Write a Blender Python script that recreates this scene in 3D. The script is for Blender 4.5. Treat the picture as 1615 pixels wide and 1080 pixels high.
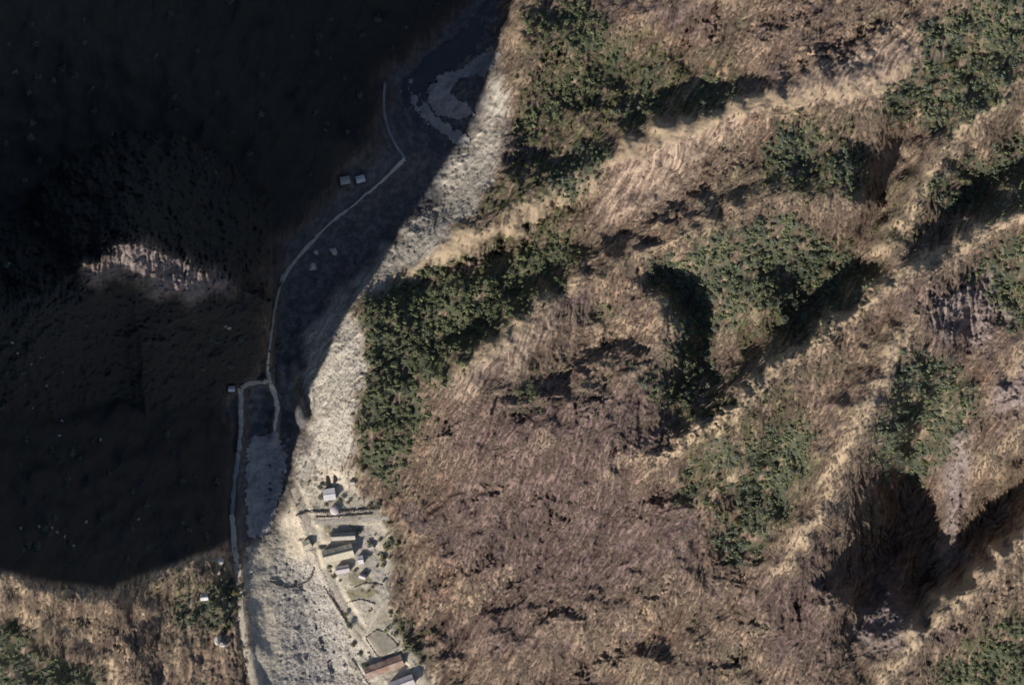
import bpy, math, random
import numpy as np
from mathutils import Vector, Matrix

# ------------------------------------------------------------------ camera, sky, sun
for o in list(bpy.data.objects):
    bpy.data.objects.remove(o)
SC = bpy.context.scene
COL = SC.collection
rng = np.random.default_rng(11)
random.seed(11)

S = 0.4                      # metres of ground per photo pixel at datum height
CX, CY = 807.5, 540.0        # photo centre
CAMH = 1500.0                # camera height above datum (m)
W, H = 1615.0, 1080.0

cam_d = bpy.data.cameras.new('camera')
cam_d.sensor_width = 36.0
cam_d.lens = 36.0 * CAMH / (W * S)
cam_d.clip_start = 10.0
cam_d.clip_end = 6000.0
cam = bpy.data.objects.new('camera', cam_d)
cam.location = (0, 0, CAMH)
COL.objects.link(cam)
SC.camera = cam

SUN_AZ = math.radians(220)   # compass bearing the light comes from (image top = north)
SUN_EL = math.radians(24)
world = bpy.data.worlds.new('World')
SC.world = world
world.use_nodes = True
nt = world.node_tree
bg = nt.nodes['Background']
sky = nt.nodes.new('ShaderNodeTexSky')
sky.sky_type = 'NISHITA'
sky.sun_disc = False
sky.sun_elevation = SUN_EL
sky.sun_rotation = SUN_AZ
sky.altitude = 1500
sky.dust_density = 1.5
sky.ozone_density = 0.4
nt.links.new(sky.outputs[0], bg.inputs['Color'])
bg.inputs['Strength'].default_value = 0.095

sun_d = bpy.data.lights.new('sun', 'SUN')
sun_d.energy = 4.8
sun_d.angle = math.radians(0.6)
sun_d.color = (1.0, 0.92, 0.81)
sun = bpy.data.objects.new('sun', sun_d)
SUNV = Vector((math.sin(SUN_AZ) * math.cos(SUN_EL), math.cos(SUN_AZ) * math.cos(SUN_EL), math.sin(SUN_EL)))
sun.rotation_euler = SUNV.to_track_quat('Z', 'Y').to_euler()
sun.location = SUNV * 900
COL.objects.link(sun)

SC.view_settings.view_transform = 'Standard'
SC.view_settings.look = 'None'
SC.view_settings.exposure = 0.24
SC.view_settings.gamma = 1.0
SC.view_settings.use_curve_mapping = False
SC.render.engine = 'CYCLES'
SC.cycles.filter_width = 1.7

# ------------------------------------------------------------------ helpers
def world_xy(u, v, z):
    k = (CAMH - z) / CAMH * S
    return (u - CX) * k, (CY - v) * k

def ss(a, b, x):
    t = np.clip((x - a) / (b - a), 0, 1)
    return t * t * (3 - 2 * t)

def seg_dist(U, V, pts):
    """distance in photo pixels to a polyline, and side (+ right of it going along)"""
    best = np.full(U.shape, 1e9)
    side = np.zeros(U.shape)
    par = np.zeros(U.shape)
    acc = 0.0
    for (x0, y0), (x1, y1) in zip(pts[:-1], pts[1:]):
        dx, dy = x1 - x0, y1 - y0
        L2 = dx * dx + dy * dy
        t = np.clip(((U - x0) * dx + (V - y0) * dy) / L2, 0, 1)
        d = np.hypot(U - x0 - t * dx, V - y0 - t * dy)
        m = d < best
        best = np.where(m, d, best)
        side = np.where(m, np.sign((U - x0) * dy - (V - y0) * dx), side)
        par = np.where(m, acc + t * math.sqrt(L2), par)
        acc += math.sqrt(L2)
    return best, -side, par

def in_poly(U, V, P):
    r = np.zeros(U.shape, bool)
    n = len(P)
    for i in range(n):
        x0, y0 = P[i]
        x1, y1 = P[(i + 1) % n]
        if y0 == y1:
            continue
        c = ((y0 > V) != (y1 > V)) & (U < (x1 - x0) * (V - y0) / (y1 - y0) + x0)
        r ^= c
    return r

def blur(a, n, k=1):
    for _ in range(k):
        for ax in (0, 1):
            p = np.concatenate([np.repeat(np.take(a, [0], ax), n, ax), a, np.repeat(np.take(a, [-1], ax), n, ax)], ax)
            c = np.cumsum(p, ax)
            z = np.zeros_like(np.take(c, [0], ax))
            c = np.concatenate([z, c], ax)
            m = 2 * n + 1
            a = (np.take(c, range(m, c.shape[ax]), ax) - np.take(c, range(0, c.shape[ax] - m), ax)) / m
    return a

def fnoise(shape, beta, lo, seed, hi=None):
    """band limited fractal noise: wavelengths up to lo samples (optionally down to hi)"""
    g = np.random.default_rng(seed)
    w = np.fft.rfft2(g.standard_normal(shape))
    fy = np.fft.fftfreq(shape[0])[:, None]
    fx = np.fft.rfftfreq(shape[1])[None]
    f = np.hypot(fx, fy)
    amp = 1.0 / (np.maximum(f, 1.0 / lo)) ** beta
    amp *= np.exp(-((1.0 / lo * 0.6) / np.maximum(f, 1e-6)) ** 2)
    if hi:
        amp *= np.exp(-(f * hi) ** 2)
    n = np.fft.irfft2(w * amp, shape)
    return (n - n.mean()) / n.std()

# ------------------------------------------------------------------ coarse relief (10 px cells, photo coordinates)
CU0, CV0, CD = -1300.0, -700.0, 10.0
cu = np.arange(CU0, 2400 + 1, CD)
cv = np.arange(CV0, 1700 + 1, CD)
GU, GV = np.meshgrid(cu, cv)

ROADL = [(330, 1700), (402, 1085), (385, 1000), (378, 930), (371, 870), (367, 800), (378, 700), (382, 655), (425, 600),
         (428, 520), (440, 452), (470, 405), (520, 352), (575, 308), (636, 250), (612, 180), (612, 120), (680, 55), (745, -20), (900, -700)]
dl, sl, _ = seg_dist(GU, GV, ROADL)
leftside = sl < 0
RIVER = [(470, 1700), (505, 1080), (480, 960), (450, 880), (415, 790), (440, 690), (455, 600), (465, 510), (530, 440),
         (610, 350), (680, 285), (700, 215), (650, 150), (720, 70), (785, -10), (950, -700)]
dr, sr, pr = seg_dist(GU, GV, RIVER)
# right hand slope
s_r = np.where(sr > 0, dr, 0) * S
hc = np.interp(GV, [-100, 200, 640, 700, 770], [34, 34, 32, 26, 0])
s0 = np.interp(GV, [640, 700, 780, 1080], [46, 46, 58, 66])
base_r = 9 + hc * ss(8, 46, s_r) + np.interp(GV, [700, 780], [0, 6]) * ss(8, 30, s_r) + 0.35 * np.maximum(s_r - s0, 0) + 0.08 * S * np.clip(1080 - GV, -600, 1800) * ss(40, 200, s_r)
base_l = 12 + 1.0 * np.minimum(dl * S, 1200)
floor = 4.0 + 0.006 * np.clip(1080 - GV, -800, 1800)
# the shadow edge seen on the valley floor fixes how high the mountain crest stands along its line
EDGE = [(366, 858), (400, 850), (430, 835), (447, 790), (476, 700), (480, 600), (486, 520), (545, 462), (602, 408), (690, 318), (715, 245), (762, 190), (774, 60), (790, 0), (830, -150), (900, -420), (960, -690)]
def crest_height(u, v):
    fx, fy = -math.sin(SUN_AZ), math.cos(SUN_AZ)
    best = None
    for (x0, y0), (x1, y1) in zip(EDGE[:-1], EDGE[1:]):
        ex, ey = x1 - x0, y1 - y0
        det = fx * -ey + ex * fy
        if abs(det) < 1e-6: continue
        t = ((x0 - u) * -ey + ex * (y0 - v)) / det
        k = (fx * (y0 - v) - fy * (x0 - u)) / det
        if t > 0 and 0 <= k <= 1:
            best = t if best is None else max(best, t)
    return None if best is None else 10 + best * S * math.tan(SUN_EL)
CREST = []
for (u, v) in [(362, 862), (330, 874), (280, 892), (220, 918), (170, 934), (120, 930), (80, 924), (40, 916), (0, 905), (-80, 875), (-190, 815), (-330, 745), (-520, 640), (-720, 500), (-950, 350), (-1300, 200)]:
    h_ = crest_height(u, v)
    if u > 350: h_ = 17
    if h_ is None or u < -190: h_ = CREST[-1][2] + 45
    h_ = 10 + (h_ - 10) * float(np.interp(u, [-80, 0, 80, 120, 170, 220, 330], [1.0, 0.95, 0.85, 0.73, 0.68, 0.86, 0.84]))
    if CREST: h_ = max(h_, CREST[-1][2] + 3)
    CREST.append((u, v, min(h_, 430)))
print('CREST', [(c[0], round(c[2])) for c in CREST])
dc, sc_, pc = seg_dist(GU, GV, [(a, c) for a, c, _ in CREST])
_L = np.r_[0, np.cumsum([math.hypot(a[0] - c[0], a[1] - c[1]) for a, c in zip(CREST[:-1], CREST[1:])])]
south_of = GV > np.interp(GU, [c[0] for c in CREST][::-1], [c[1] for c in CREST][::-1])
base_l = np.where(south_of, np.maximum(8, np.interp(pc, _L, [c[2] for c in CREST]) - 1.2 * dc * S), base_l)
base = np.where(leftside, base_l, base_r)

def bas(u, v):
    i = int(round((v - CV0) / CD)); j = int(round((u - CU0) / CD))
    i = min(max(i, 0), base.shape[0] - 1); j = min(max(j, 0), base.shape[1] - 1)
    return base[i, j]

fix = np.zeros(base.shape, bool)
val = np.zeros(base.shape)
def line(pts, absolute=False):
    """constrain a ridge or gully: (u, v, dz) with dz above the even slope (or absolute height)"""
    for (u0, v0, a), (u1, v1, b) in zip(pts[:-1], pts[1:]):
        n = max(2, int(math.hypot(u1 - u0, v1 - v0) / 4))
        for k in range(n + 1):
            t = k / n
            u, v, d = u0 + (u1 - u0) * t, v0 + (v1 - v0) * t, a + (b - a) * t
            i = int(round((v - CV0) / CD)); j = int(round((u - CU0) / CD))
            if 0 <= i < base.shape[0] and 0 <= j < base.shape[1]:
                fix[i, j] = True
                val[i, j] = d - base[i, j] if absolute else d * (1.7 if d < 0 else 1.9)

# valley floor, river, road
line([(470, 1700, 0), (505, 1080, 2), (480, 960, 2.5), (450, 880, 3), (415, 790, 3.4), (440, 690, 4), (455, 600, 5), (465, 510, 5.6),
      (530, 440, 6), (610, 350, 6.6), (680, 285, 7), (700, 215, 7.4), (650, 150, 8), (720, 70, 8.6), (785, -10, 9), (950, -700, 12)], True)
line([(330, 1700, 10), (402, 1085, 10), (385, 1000, 11), (378, 930, 12), (371, 870, 12.5), (367, 800, 13), (378, 700, 13), (382, 655, 14),
      (425, 600, 15), (428, 520, 15), (440, 452, 16), (470, 405, 17), (520, 352, 17), (575, 308, 18), (636, 250, 20)], True)
# gravel bar and village terrace
line([(425, 1080, 5), (415, 1000, 5), (405, 930, 5.5), (410, 880, 6), (440, 860, 6)], True)
line([(560, 1080, 6), (545, 1020, 6), (520, 960, 6.5), (495, 900, 7), (480, 850, 9)], True)
line([(600, 1078, 13), (575, 1030, 13), (545, 960, 13.5), (515, 900, 14), (490, 830, 15), (505, 780, 16), (520, 740, 19)], True)
line([(690, 1080, 18), (640, 1030, 17), (610, 960, 17), (605, 900, 17.5), (600, 830, 18), (590, 800, 20)], True)
# pale cliff beside the river: foot and top
line([(485, 690, 9), (482, 600, 9), (487, 520, 9.5), (545, 462, 10), (602, 408, 10), (690, 320, 11), (718, 245, 11), (765, 190, 12), (775, 60, 13), (795, -10, 13)], True)
line([(555, 700, 38), (568, 640, 42), (582, 560, 45), (585, 470, 44), (650, 400, 42), (720, 340, 44), (775, 270, 45), (800, 180, 47), (810, 80, 48), (830, -20, 50)], True)
# spurs and gullies of the sunny slope
line([(600, 450, 0), (690, 400, 7), (760, 378, 9), (850, 325, 9), (960, 250, 9), (1060, 205, 8), (1200, 160, 8), (1320, 135, 7), (1440, 105, 4), (1560, 20, 0)])
line([(640, 440, -4), (730, 412, -8), (800, 385, -6), (900, 310, -3), (960, 285, 0)])
line([(600, 560, -4), (660, 560, -8), (720, 530, -9), (800, 470, -8), (880, 415, -5), (930, 370, -2)])
line([(640, 730, -8), (655, 650, -9), (665, 600, -12)])
line([(690, 590, 6), (760, 550, 8), (840, 490, 9), (910, 440, 9), (1010, 402, 10), (1100, 365, 10), (1190, 325, 8), (1290, 300, 5), (1340, 260, 3)])
line([(790, 150, 3), (850, 100, 5), (930, 60, 6), (1050, 20, 5), (1150, -20, 4)])
line([(800, 210, -5), (870, 160, -9), (950, 100, -10), (1060, 60, -6)])
line([(870, 270, -2), (940, 215, -7), (1010, 170, -11), (1040, 120, -9), (1110, 60, -8), (1170, 0, -6)])
line([(1060, 160, -6), (1150, 135, -9), (1210, 100, -4)])
line([(930, 520, 5), (980, 470, 7), (1040, 455, 6), (1066, 500, 6), (1068, 570, 3)])
line([(930, 500, -6), (955, 488, -9), (905, 575, -8), (840, 620, -5)])
line([(880, 640, 3), (960, 600, 6), (1040, 560, 6)])
# main wooded gully
line([(1000, 722, -3), (1070, 668, -16), (1095, 610, -19), (1100, 520, -18), (1070, 440, -13), (1030, 425, -6)])
line([(1100, 600, -24), (1160, 560, -18), (1240, 525, -24), (1310, 470, -26), (1370, 400, -27), (1400, 320, -26), (1420, 230, -22), (1470, 160, -18), (1560, 60, -12)])
line([(1130, 480, -8), (1190, 420, -5), (1260, 400, -8), (1330, 360, -10)])
line([(1210, 560, -4), (1215, 490, 1), (1200, 440, 0)])
# R3 long crest
line([(985, 730, 2), (1050, 705, 7), (1120, 672, 10), (1180, 630, 11), (1230, 560, 10), (1300, 522, 11), (1370, 470, 12), (1450, 420, 13), (1530, 375, 14), (1615, 338, 14), (1800, 250, 8)])
# crest on upper right
line([(1390, 400, 2), (1430, 330, 9), (1480, 250, 10), (1540, 190, 10), (1600, 120, 9), (1700, 20, 5)])
line([(1470, 400, -6), (1520, 320, -18), (1580, 270, -20), (1640, 220, -16)])
# between R3 and R4
line([(1130, 910, -6), (1165, 860, -14), (1200, 780, -14), (1240, 700, -12), (1290, 650, -6)])
line([(1080, 830, 3), (1140, 760, 5), (1190, 690, 4), (1230, 640, 3)])
line([(1060, 780, -6), (1110, 740, -5), (1140, 690, -4)])
# R4 fluted crest
line([(1180, 1000, 2), (1230, 900, 8), (1280, 830, 13), (1310, 750, 15), (1350, 680, 15), (1385, 610, 14), (1430, 520, 12), (1490, 470, 10)])
for k_, (u, v) in enumerate([(1318, 770), (1306, 790), (1296, 810), (1286, 832), (1274, 852), (1262, 872), (1250, 892)]):
    if k_ % 2 == 0: line([(u, v, 13), (u + 22, v + 8, 8), (u + 44, v + 24, -4)])
    else: line([(u + 8, v + 4, 6), (u + 24, v + 10, 0), (u + 44, v + 24, -13)])
# black ravine
line([(1330, 1060, -5), (1360, 980, -17), (1390, 900, -50), (1420, 800, -56), (1450, 700, -40), (1500, 600, -20), (1560, 500, -18), (1620, 430, -14)])
line([(1400, 900, -34), (1440, 940, -40), (1470, 900, -52), (1475, 800, -56)])
line([(1385, 1000, -6), (1400, 940, -9), (1410, 895, -20)])
line([(1490, 920, -22), (1500, 850, -20), (1510, 750, -18), (1530, 660, -14), (1580, 600, -6), (1640, 555, -2)])
line([(1510, 910, -42), (1550, 840, -50), (1615, 760, -48), (1700, 680, -30)])
# R5
line([(1360, 1120, 4), (1400, 1060, 8), (1470, 970, 11), (1540, 900, 12), (1615, 842, 12), (1760, 740, 8)])
line([(1480, 1120, -4), (1560, 1060, -6), (1660, 1000, -6)])
# lower right face
line([(660, 860, 2), (760, 820, 3), (880, 770, 3), (1000, 740, 1)])
line([(700, 980, -4), (800, 930, -5), (900, 900, -4), (1000, 850, -4)])
line([(760, 1080, 2), (880, 1010, 3), (1000, 960, 3), (1090, 900, 2)])
line([(840, 1080, -3), (900, 1040, -5), (1010, 1000, -5), (1130, 960, -5)])
# left mountain: crest, with the grassy south face falling away
line(CREST, True)
line([(352, 905, 22), (345, 960, 15), (356, 1020, 13), (375, 1090, 12), (300, 1300, 10)], True)
cz = lambda u: float(np.interp(u, [c[0] for c in CREST][::-1], [c[2] for c in CREST][::-1]))
cvv = lambda u: float(np.interp(u, [c[0] for c in CREST][::-1], [c[1] for c in CREST][::-1]))
def face(pts):
    line([(u, v, max(12, cz(u) - k * (v - cvv(u)) * S)) for u, v, k in pts], True)
face([(300, 960, 0.95), (250, 1010, 0.9), (300, 1060, 0.7)])
face([(240, 950, 1.0), (190, 1000, 1.35), (140, 985, 1.9), (60, 965, 1.9), (-60, 955, 1.9)])
face([(0, 980, 1.5), (80, 992, 1.7), (150, 1035, 1.7), (210, 1085, 0.92), (280, 1200, 0.6)])

main_fix = fix.copy()
near_fix = blur(main_fix.astype(float), 2, 1) > 0.01
taken = near_fix.copy()
gr_ = np.random.default_rng(77)
for k_ in range(2600):
    u, v = gr_.uniform(640, 1680), gr_.uniform(-30, 1110)
    if u < np.interp(v, [0, 200, 420, 700, 800, 1080], [830, 830, 640, 660, 640, 720]): continue
    ang = math.radians(gr_.normal(80, 10) if (v > 640 and u < 1180) else gr_.normal(22, 8)); L_ = gr_.uniform(60, 210); cu_, cv_ = math.cos(ang), -math.sin(ang)
    bend = gr_.normal(0, 0.0016)
    pts_ = []
    for t in np.arange(0, L_, 8):
        a_ = ang + bend * t
        u += math.cos(a_) * 8; v -= math.sin(a_) * 8
        i = int(round((v - CV0) / CD)); j = int(round((u - CU0) / CD))
        if not (0 <= i < base.shape[0] and 0 <= j < base.shape[1]) or taken[i, j]: break
        pts_.append((u, v))
    if len(pts_) < 6: continue
    amp = gr_.uniform(1.2, 3.0) * (2.0 if (v > 560 and u < 1250) else 1.25) * (1 if k_ % 2 else -1.0)
    n_ = len(pts_)
    line([(p[0], p[1], amp * math.sin(math.pi * (q + 0.6) / (n_ + 0.2)) ** 0.6) for q, p in enumerate(pts_)])
    for (pu, pv) in pts_:
        i = int(round((pv - CV0) / CD)); j = int(round((pu - CU0) / CD))
        taken[max(0, i - 2):i + 3, max(0, j - 2):j + 3] = True
dlt = np.where(fix, val, 0.0)
def relax(d, fixm, vals, it, k):
    for _ in range(it):
        p = np.pad(d, 1, mode='edge')
        d = (p[:-2, 1:-1] + p[2:, 1:-1] + p[1:-1, :-2] + p[1:-1, 2:]) / (4 + k)
        d = np.where(fixm, vals, d)
    return d
dlt = relax(dlt, fix, val, 700, 0.0025)
zc = base + dlt
zc = blur(zc, 1, 2)

def shadow_ceiling(z):
    """height of the left mountain's shadow over every cell"""
    t = math.tan(SUN_EL)
    sx, sy = math.sin(SUN_AZ), -math.cos(SUN_AZ)      # photo direction towards the sun (v down)
    out = np.full(z.shape, -1e9)
    ii, jj = np.mgrid[0:z.shape[0], 0:z.shape[1]]
    zz = np.where(GU < 470, z, -1e3)
    for k in range(2, 110):
        a = np.clip(np.rint(ii + sy * k).astype(int), 0, z.shape[0] - 1)
        b = np.clip(np.rint(jj + sx * k).astype(int), 0, z.shape[1] - 1)
        out = np.maximum(out, zz[a, b] - k * CD * S * t)
    return out
SH = blur(shadow_ceiling(zc), 3, 2)

# ------------------------------------------------------------------ fine grid
FD = 2.0
fu_in = np.arange(-30, W + 30 + FD, FD)
fv_in = np.arange(-30, H + 30 + FD, FD)
def outs(start, end, d0, g=1.13):
    r = []; x = start; d = d0
    while abs(x - start) < abs(end - start):
        x += math.copysign(d, end - start); r.append(x); d = min(d * g, 40)
    return r
uu = np.array(outs(fu_in[0], -1280, FD)[::-1] + list(fu_in) + outs(fu_in[-1], 2380, FD))
vv = np.array(outs(fv_in[0], -680, FD)[::-1] + list(fv_in) + outs(fv_in[-1], 1680, FD))
NU, NV = len(uu), len(vv)
FU, FV = np.meshgrid(uu, vv)
shp = FU.shape

def sample(a, U, V):
    x = np.clip((U - CU0) / CD, 0, a.shape[1] - 1.001); y = np.clip((V - CV0) / CD, 0, a.shape[0] - 1.001)
    i = y.astype(int); j = x.astype(int); fy = y - i; fx = x - j
    return (a[i, j] * (1 - fx) + a[i, j + 1] * fx) * (1 - fy) + (a[i + 1, j] * (1 - fx) + a[i + 1, j + 1] * fx) * fy

n_big = fnoise(shp, 1.6, 70, 1)
n_mid = fnoise(shp, 1.4, 24, 2)
n_fin = fnoise(shp, 1.0, 8, 3)
wu = fnoise(shp, 1.5, 40, 4) * 7
wv = fnoise(shp, 1.5, 40, 5) * 7
wu2 = fnoise(shp, 1.0, 10, 6) * 3
wv2 = fnoise(shp, 1.0, 10, 7) * 3
WU, WV = FU + wu + wu2, FV + wv + wv2       # wobbled coordinates for natural edges

zf = sample(zc, FU + wu * 0.7, FV + wv * 0.7)
zf = blur(zf, 3, 2)

def mask(polys, soft=3, warp=1.0):
    m = np.zeros(shp, bool)
    for P in polys:
        m |= in_poly(FU + (WU - FU) * warp, FV + (WV - FV) * warp, P)
    return blur(m.astype(float), soft, 2) if soft else m.astype(float)

# --- where things grow and lie (photo coordinates)
WOOD = {
 'cliff': [[(560,500),(600,455),(660,435),(740,425),(800,410),(890,378),(905,410),(850,465),(800,515),(730,565),(685,600),(668,660),(645,720),(615,785),(580,750),(562,700),(572,640),(590,570),(575,530)]],
 'top': [[(810,200),(850,155),(900,118),(935,105),(960,75),(1010,55),(985,100),(925,150),(870,190),(835,205)], [(825,20),(880,0),(960,20),(945,95),(880,62),(840,40)]],
 'mid': [[(985,185),(1000,130),(1035,98),(1062,108),(1045,160),(1015,195)], [(1085,165),(1120,130),(1165,120),(1150,160),(1100,180)], [(860,300),(890,245),(935,218),(962,232),(940,280),(900,310)]],
 'gully': [[(1015,425),(1060,400),(1120,375),(1190,345),(1250,335),(1290,370),(1340,400),(1372,440),(1330,480),(1270,515),(1225,500),(1180,475),(1130,520),(1118,590),(1085,655),(1050,620),(1075,560),(1060,480)], [(1000,580),(1040,590),(1075,600),(1085,640),(1050,635),(1010,610)]],
 'upper_right': [[(1465,40),(1540,5),(1650,-30),(1650,90),(1570,150),(1510,205),(1440,195),(1392,170),(1440,110)]],
 'patches': [[(1200,235),(1235,200),(1275,195),(1292,240),(1265,275),(1215,265)], [(1315,250),(1370,245),(1365,292),(1310,295)], [(1455,290),(1530,250),(1650,190),(1650,320),(1540,345),(1490,320)]],
 'central': [[(1185,700),(1255,655),(1292,690),(1250,770),(1210,850),(1160,900),(1125,855),(1160,790)], [(1060,755),(1110,748),(1105,790),(1065,792)], [(1118,680),(1165,688),(1155,745),(1118,742)], [(1040,420),(1050,400),(1080,420),(1060,440)]],
 'ravine': [[(1395,640),(1430,560),(1500,560),(1545,620),(1520,700),(1450,760),(1385,755),(1372,690)], [(1540,400),(1650,370),(1650,520),(1570,520)]],
 'corner_right': [[(1450,1110),(1500,1040),(1570,1000),(1650,965),(1650,1110)]],
 'corner_left': [[(-40,985),(50,990),(85,1030),(150,1065),(190,1110),(-40,1110)]],
 'left_hill': [[(250,955),(300,945),(340,925),(368,900),(372,960),(345,1000),(290,985)]],
 'village': [[(588,845),(618,850),(622,890),(600,885)], [(612,960),(645,970),(655,1010),(630,1000)], [(650,1010),(670,1030),(665,1050),(640,1020)]],
 'small': [[(815,610),(850,592),(855,625),(825,645)], [(930,500),(960,478),(975,490),(945,510)]],
}
SHRUB = [[(740,360),(790,270),(870,250),(930,230),(900,320),(800,380)], [(1060,110),(1150,80),(1170,140),(1080,200),(1040,190)], [(820,60),(960,40),(1100,90),(1060,180),(900,230),(810,260)],
         [(640,430),(760,370),(900,330),(930,400),(800,540),(660,600),(570,720),(560,560)], [(1130,420),(1330,370),(1400,430),(1280,530),(1160,570)], [(1360,330),(1470,260),(1480,330),(1390,400)],
         [(1060,600),(1220,600),(1300,700),(1220,860),(1100,800)], [(1240,180),(1330,190),(1390,300),(1290,320),(1190,280)], [(180,930),(340,880),(360,960),(270,960)],
         [(1420,1110),(1540,990),(1650,930),(1650,1110)], [(540,840),(620,830),(620,900),(560,930)]]
wood_m = {k: mask(p, 2) for k, p in WOOD.items()}
wood = np.clip(sum(wood_m.values()), 0, 1)
shrub = np.clip(mask(SHRUB, 8) * (0.72 + 0.5 * n_mid), 0, 1)
CLIFF = [[(486,690),(482,600),(484,520),(545,455),(602,402),(690,318),(712,250),(765,190),(775,120),(800,120),(795,205),(785,262),(750,335),(700,378),(645,418),(590,455),(556,490),(575,540),(578,590),(560,640),(552,700),(545,745),(490,770),(470,760)]]
cliff = mask(CLIFF, 2, 0.8)
SCAR = [[(1205,160),(1260,120),(1340,75),(1440,40),(1455,80),(1430,125),(1350,150),(1250,165)], [(945,320),(970,250),(1060,205),(1180,165),(1180,200),(1080,270),(1060,330),(960,350)], [(590,450),(640,405),(740,375),(745,385),(660,420)], [(700,600),(760,545),(860,480),(900,500),(820,580),(720,640)]]
scar = mask(SCAR, 6, 0.8)
_d, _, _ = seg_dist(FU + wu, FV + wv, [(600,450),(690,402),(760,380),(850,327),(960,252),(1060,207),(1200,165),(1320,145),(1400,120),(1445,95)])
scar = np.maximum(scar, 1 - ss(9, 24, _d))
GRAVEL = [[(395,860),(430,845),(460,790),(475,760),(545,740),(560,720),(560,770),(590,800),(612,830),(620,900),(612,945),(630,1000),(690,1090),(690,1120),(400,1120),(392,1000),(382,900)]]
gravel = mask(GRAVEL, 2, 0.5)
RAPID = [[(430,880),(480,875),(520,920),(545,985),(580,1040),(600,1120),(450,1120),(440,1050),(445,980),(425,930)]]
rapid = mask(RAPID, 3, 0.8)
ROCK = [[(1482,940),(1490,850),(1484,780),(1502,700),(1528,665),(1532,740),(1518,830),(1502,900)], [(1345,985),(1375,930),(1385,885),(1415,890),(1440,960),(1425,1010),(1370,1040)], [(1560,660),(1570,620),(1650,550),(1650,640)],
        [(126,440),(160,402),(215,378),(262,395),(310,420),(368,440),(365,470),(320,462),(305,485),(280,455),(240,478),(215,430),(170,450)], [(1460,470),(1560,440),(1600,490),(1560,560),(1480,530)]]
rock = mask(ROCK, 3, 1.0)
BANK = [[(432,600),(448,570),(470,560),(488,600),(486,690),(470,670),(452,650)]]
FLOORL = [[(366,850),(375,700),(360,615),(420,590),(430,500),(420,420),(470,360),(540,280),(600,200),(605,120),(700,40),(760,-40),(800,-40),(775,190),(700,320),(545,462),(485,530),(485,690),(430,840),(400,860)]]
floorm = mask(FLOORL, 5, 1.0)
PURPLE = [[(670,660),(760,640),(880,620),(960,600),(1060,650),(1050,710),(940,760),(800,730),(700,720)], [(960,780),(1090,800),(1120,880),(1000,920),(880,900)], [(1430,450),(1580,430),(1600,520),(1500,560)],
          [(1330,270),(1390,290),(1380,350),(1340,380)], [(1060,40),(1130,20),(1140,70),(1080,90)], [(650,980),(800,960),(900,1000),(760,1040)], [(680,780),(820,740),(1000,760),(1060,900),(900,960),(720,900)], [(1180,900),(1330,900),(1340,1060),(1200,1000)]]
purple = mask(PURPLE, 10, 2.0)
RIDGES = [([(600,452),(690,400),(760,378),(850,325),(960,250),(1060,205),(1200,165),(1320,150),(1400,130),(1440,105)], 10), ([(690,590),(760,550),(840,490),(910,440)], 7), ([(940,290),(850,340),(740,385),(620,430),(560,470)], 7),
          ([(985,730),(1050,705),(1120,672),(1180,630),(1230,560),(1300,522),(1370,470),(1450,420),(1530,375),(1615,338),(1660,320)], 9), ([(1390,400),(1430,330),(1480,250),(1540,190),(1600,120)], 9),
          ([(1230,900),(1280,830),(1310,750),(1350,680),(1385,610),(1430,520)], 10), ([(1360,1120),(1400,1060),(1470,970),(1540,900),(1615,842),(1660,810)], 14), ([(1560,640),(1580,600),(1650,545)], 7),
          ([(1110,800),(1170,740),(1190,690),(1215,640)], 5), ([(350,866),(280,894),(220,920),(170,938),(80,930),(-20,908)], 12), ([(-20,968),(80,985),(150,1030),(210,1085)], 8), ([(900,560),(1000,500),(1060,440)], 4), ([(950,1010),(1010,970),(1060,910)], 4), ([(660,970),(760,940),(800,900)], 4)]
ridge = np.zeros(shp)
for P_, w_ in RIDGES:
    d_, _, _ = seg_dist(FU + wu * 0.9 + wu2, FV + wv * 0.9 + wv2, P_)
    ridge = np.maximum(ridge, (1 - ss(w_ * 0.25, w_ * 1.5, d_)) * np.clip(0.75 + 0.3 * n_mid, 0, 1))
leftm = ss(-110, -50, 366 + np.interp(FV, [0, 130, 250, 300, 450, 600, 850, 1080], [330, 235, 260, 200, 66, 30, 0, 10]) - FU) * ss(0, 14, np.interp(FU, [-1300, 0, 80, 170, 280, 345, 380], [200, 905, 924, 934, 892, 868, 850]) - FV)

# flow-aligned rills: smear noise along the lie of the grass
gy, gx = np.gradient(blur(zf, 6, 2))
gl = np.hypot(gx, gy) + 1e-3
dx = -gx / gl * 0.32 - 0.26
dy = -gy / gl * 0.32 + 0.95
turn = fnoise(shp, 1.3, 36, 8) * 0.26
dx, dy = dx * np.cos(turn) - dy * np.sin(turn), dx * np.sin(turn) + dy * np.cos(turn)
dlen = np.hypot(dx, dy); dx /= dlen; dy /= dlen
def lic(src, n, step=1.0):
    out = src.copy(); ii, jj = np.mgrid[0:shp[0], 0:shp[1]].astype(float)
    for sgn in (1, -1):
        y, x = ii.copy(), jj.copy()
        for _ in range(n):
            a = np.clip(np.rint(y).astype(int), 0, shp[0] - 1); b = np.clip(np.rint(x).astype(int), 0, shp[1] - 1)
            y += dy[a, b] * step * sgn; x += dx[a, b] * step * sgn
            a = np.clip(np.rint(y).astype(int), 0, shp[0] - 1); b = np.clip(np.rint(x).astype(int), 0, shp[1] - 1)
            out += src[a, b]
    return (out - out.mean()) / out.std()
l1 = lic(fnoise(shp, 0.2, 5, 9), 11)
_dx, _dy = dx, dy
dx = -gx / gl * 0.3 - 0.75; dy = -gy / gl * 0.3 + 0.75
_t = fnoise(shp, 1.4, 60, 12) * 0.4
dx, dy = dx * np.cos(_t) - dy * np.sin(_t), dx * np.sin(_t) + dy * np.cos(_t)
_l = np.hypot(dx, dy) + 1e-6; dx = dx / _l; dy = dy / _l
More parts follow.
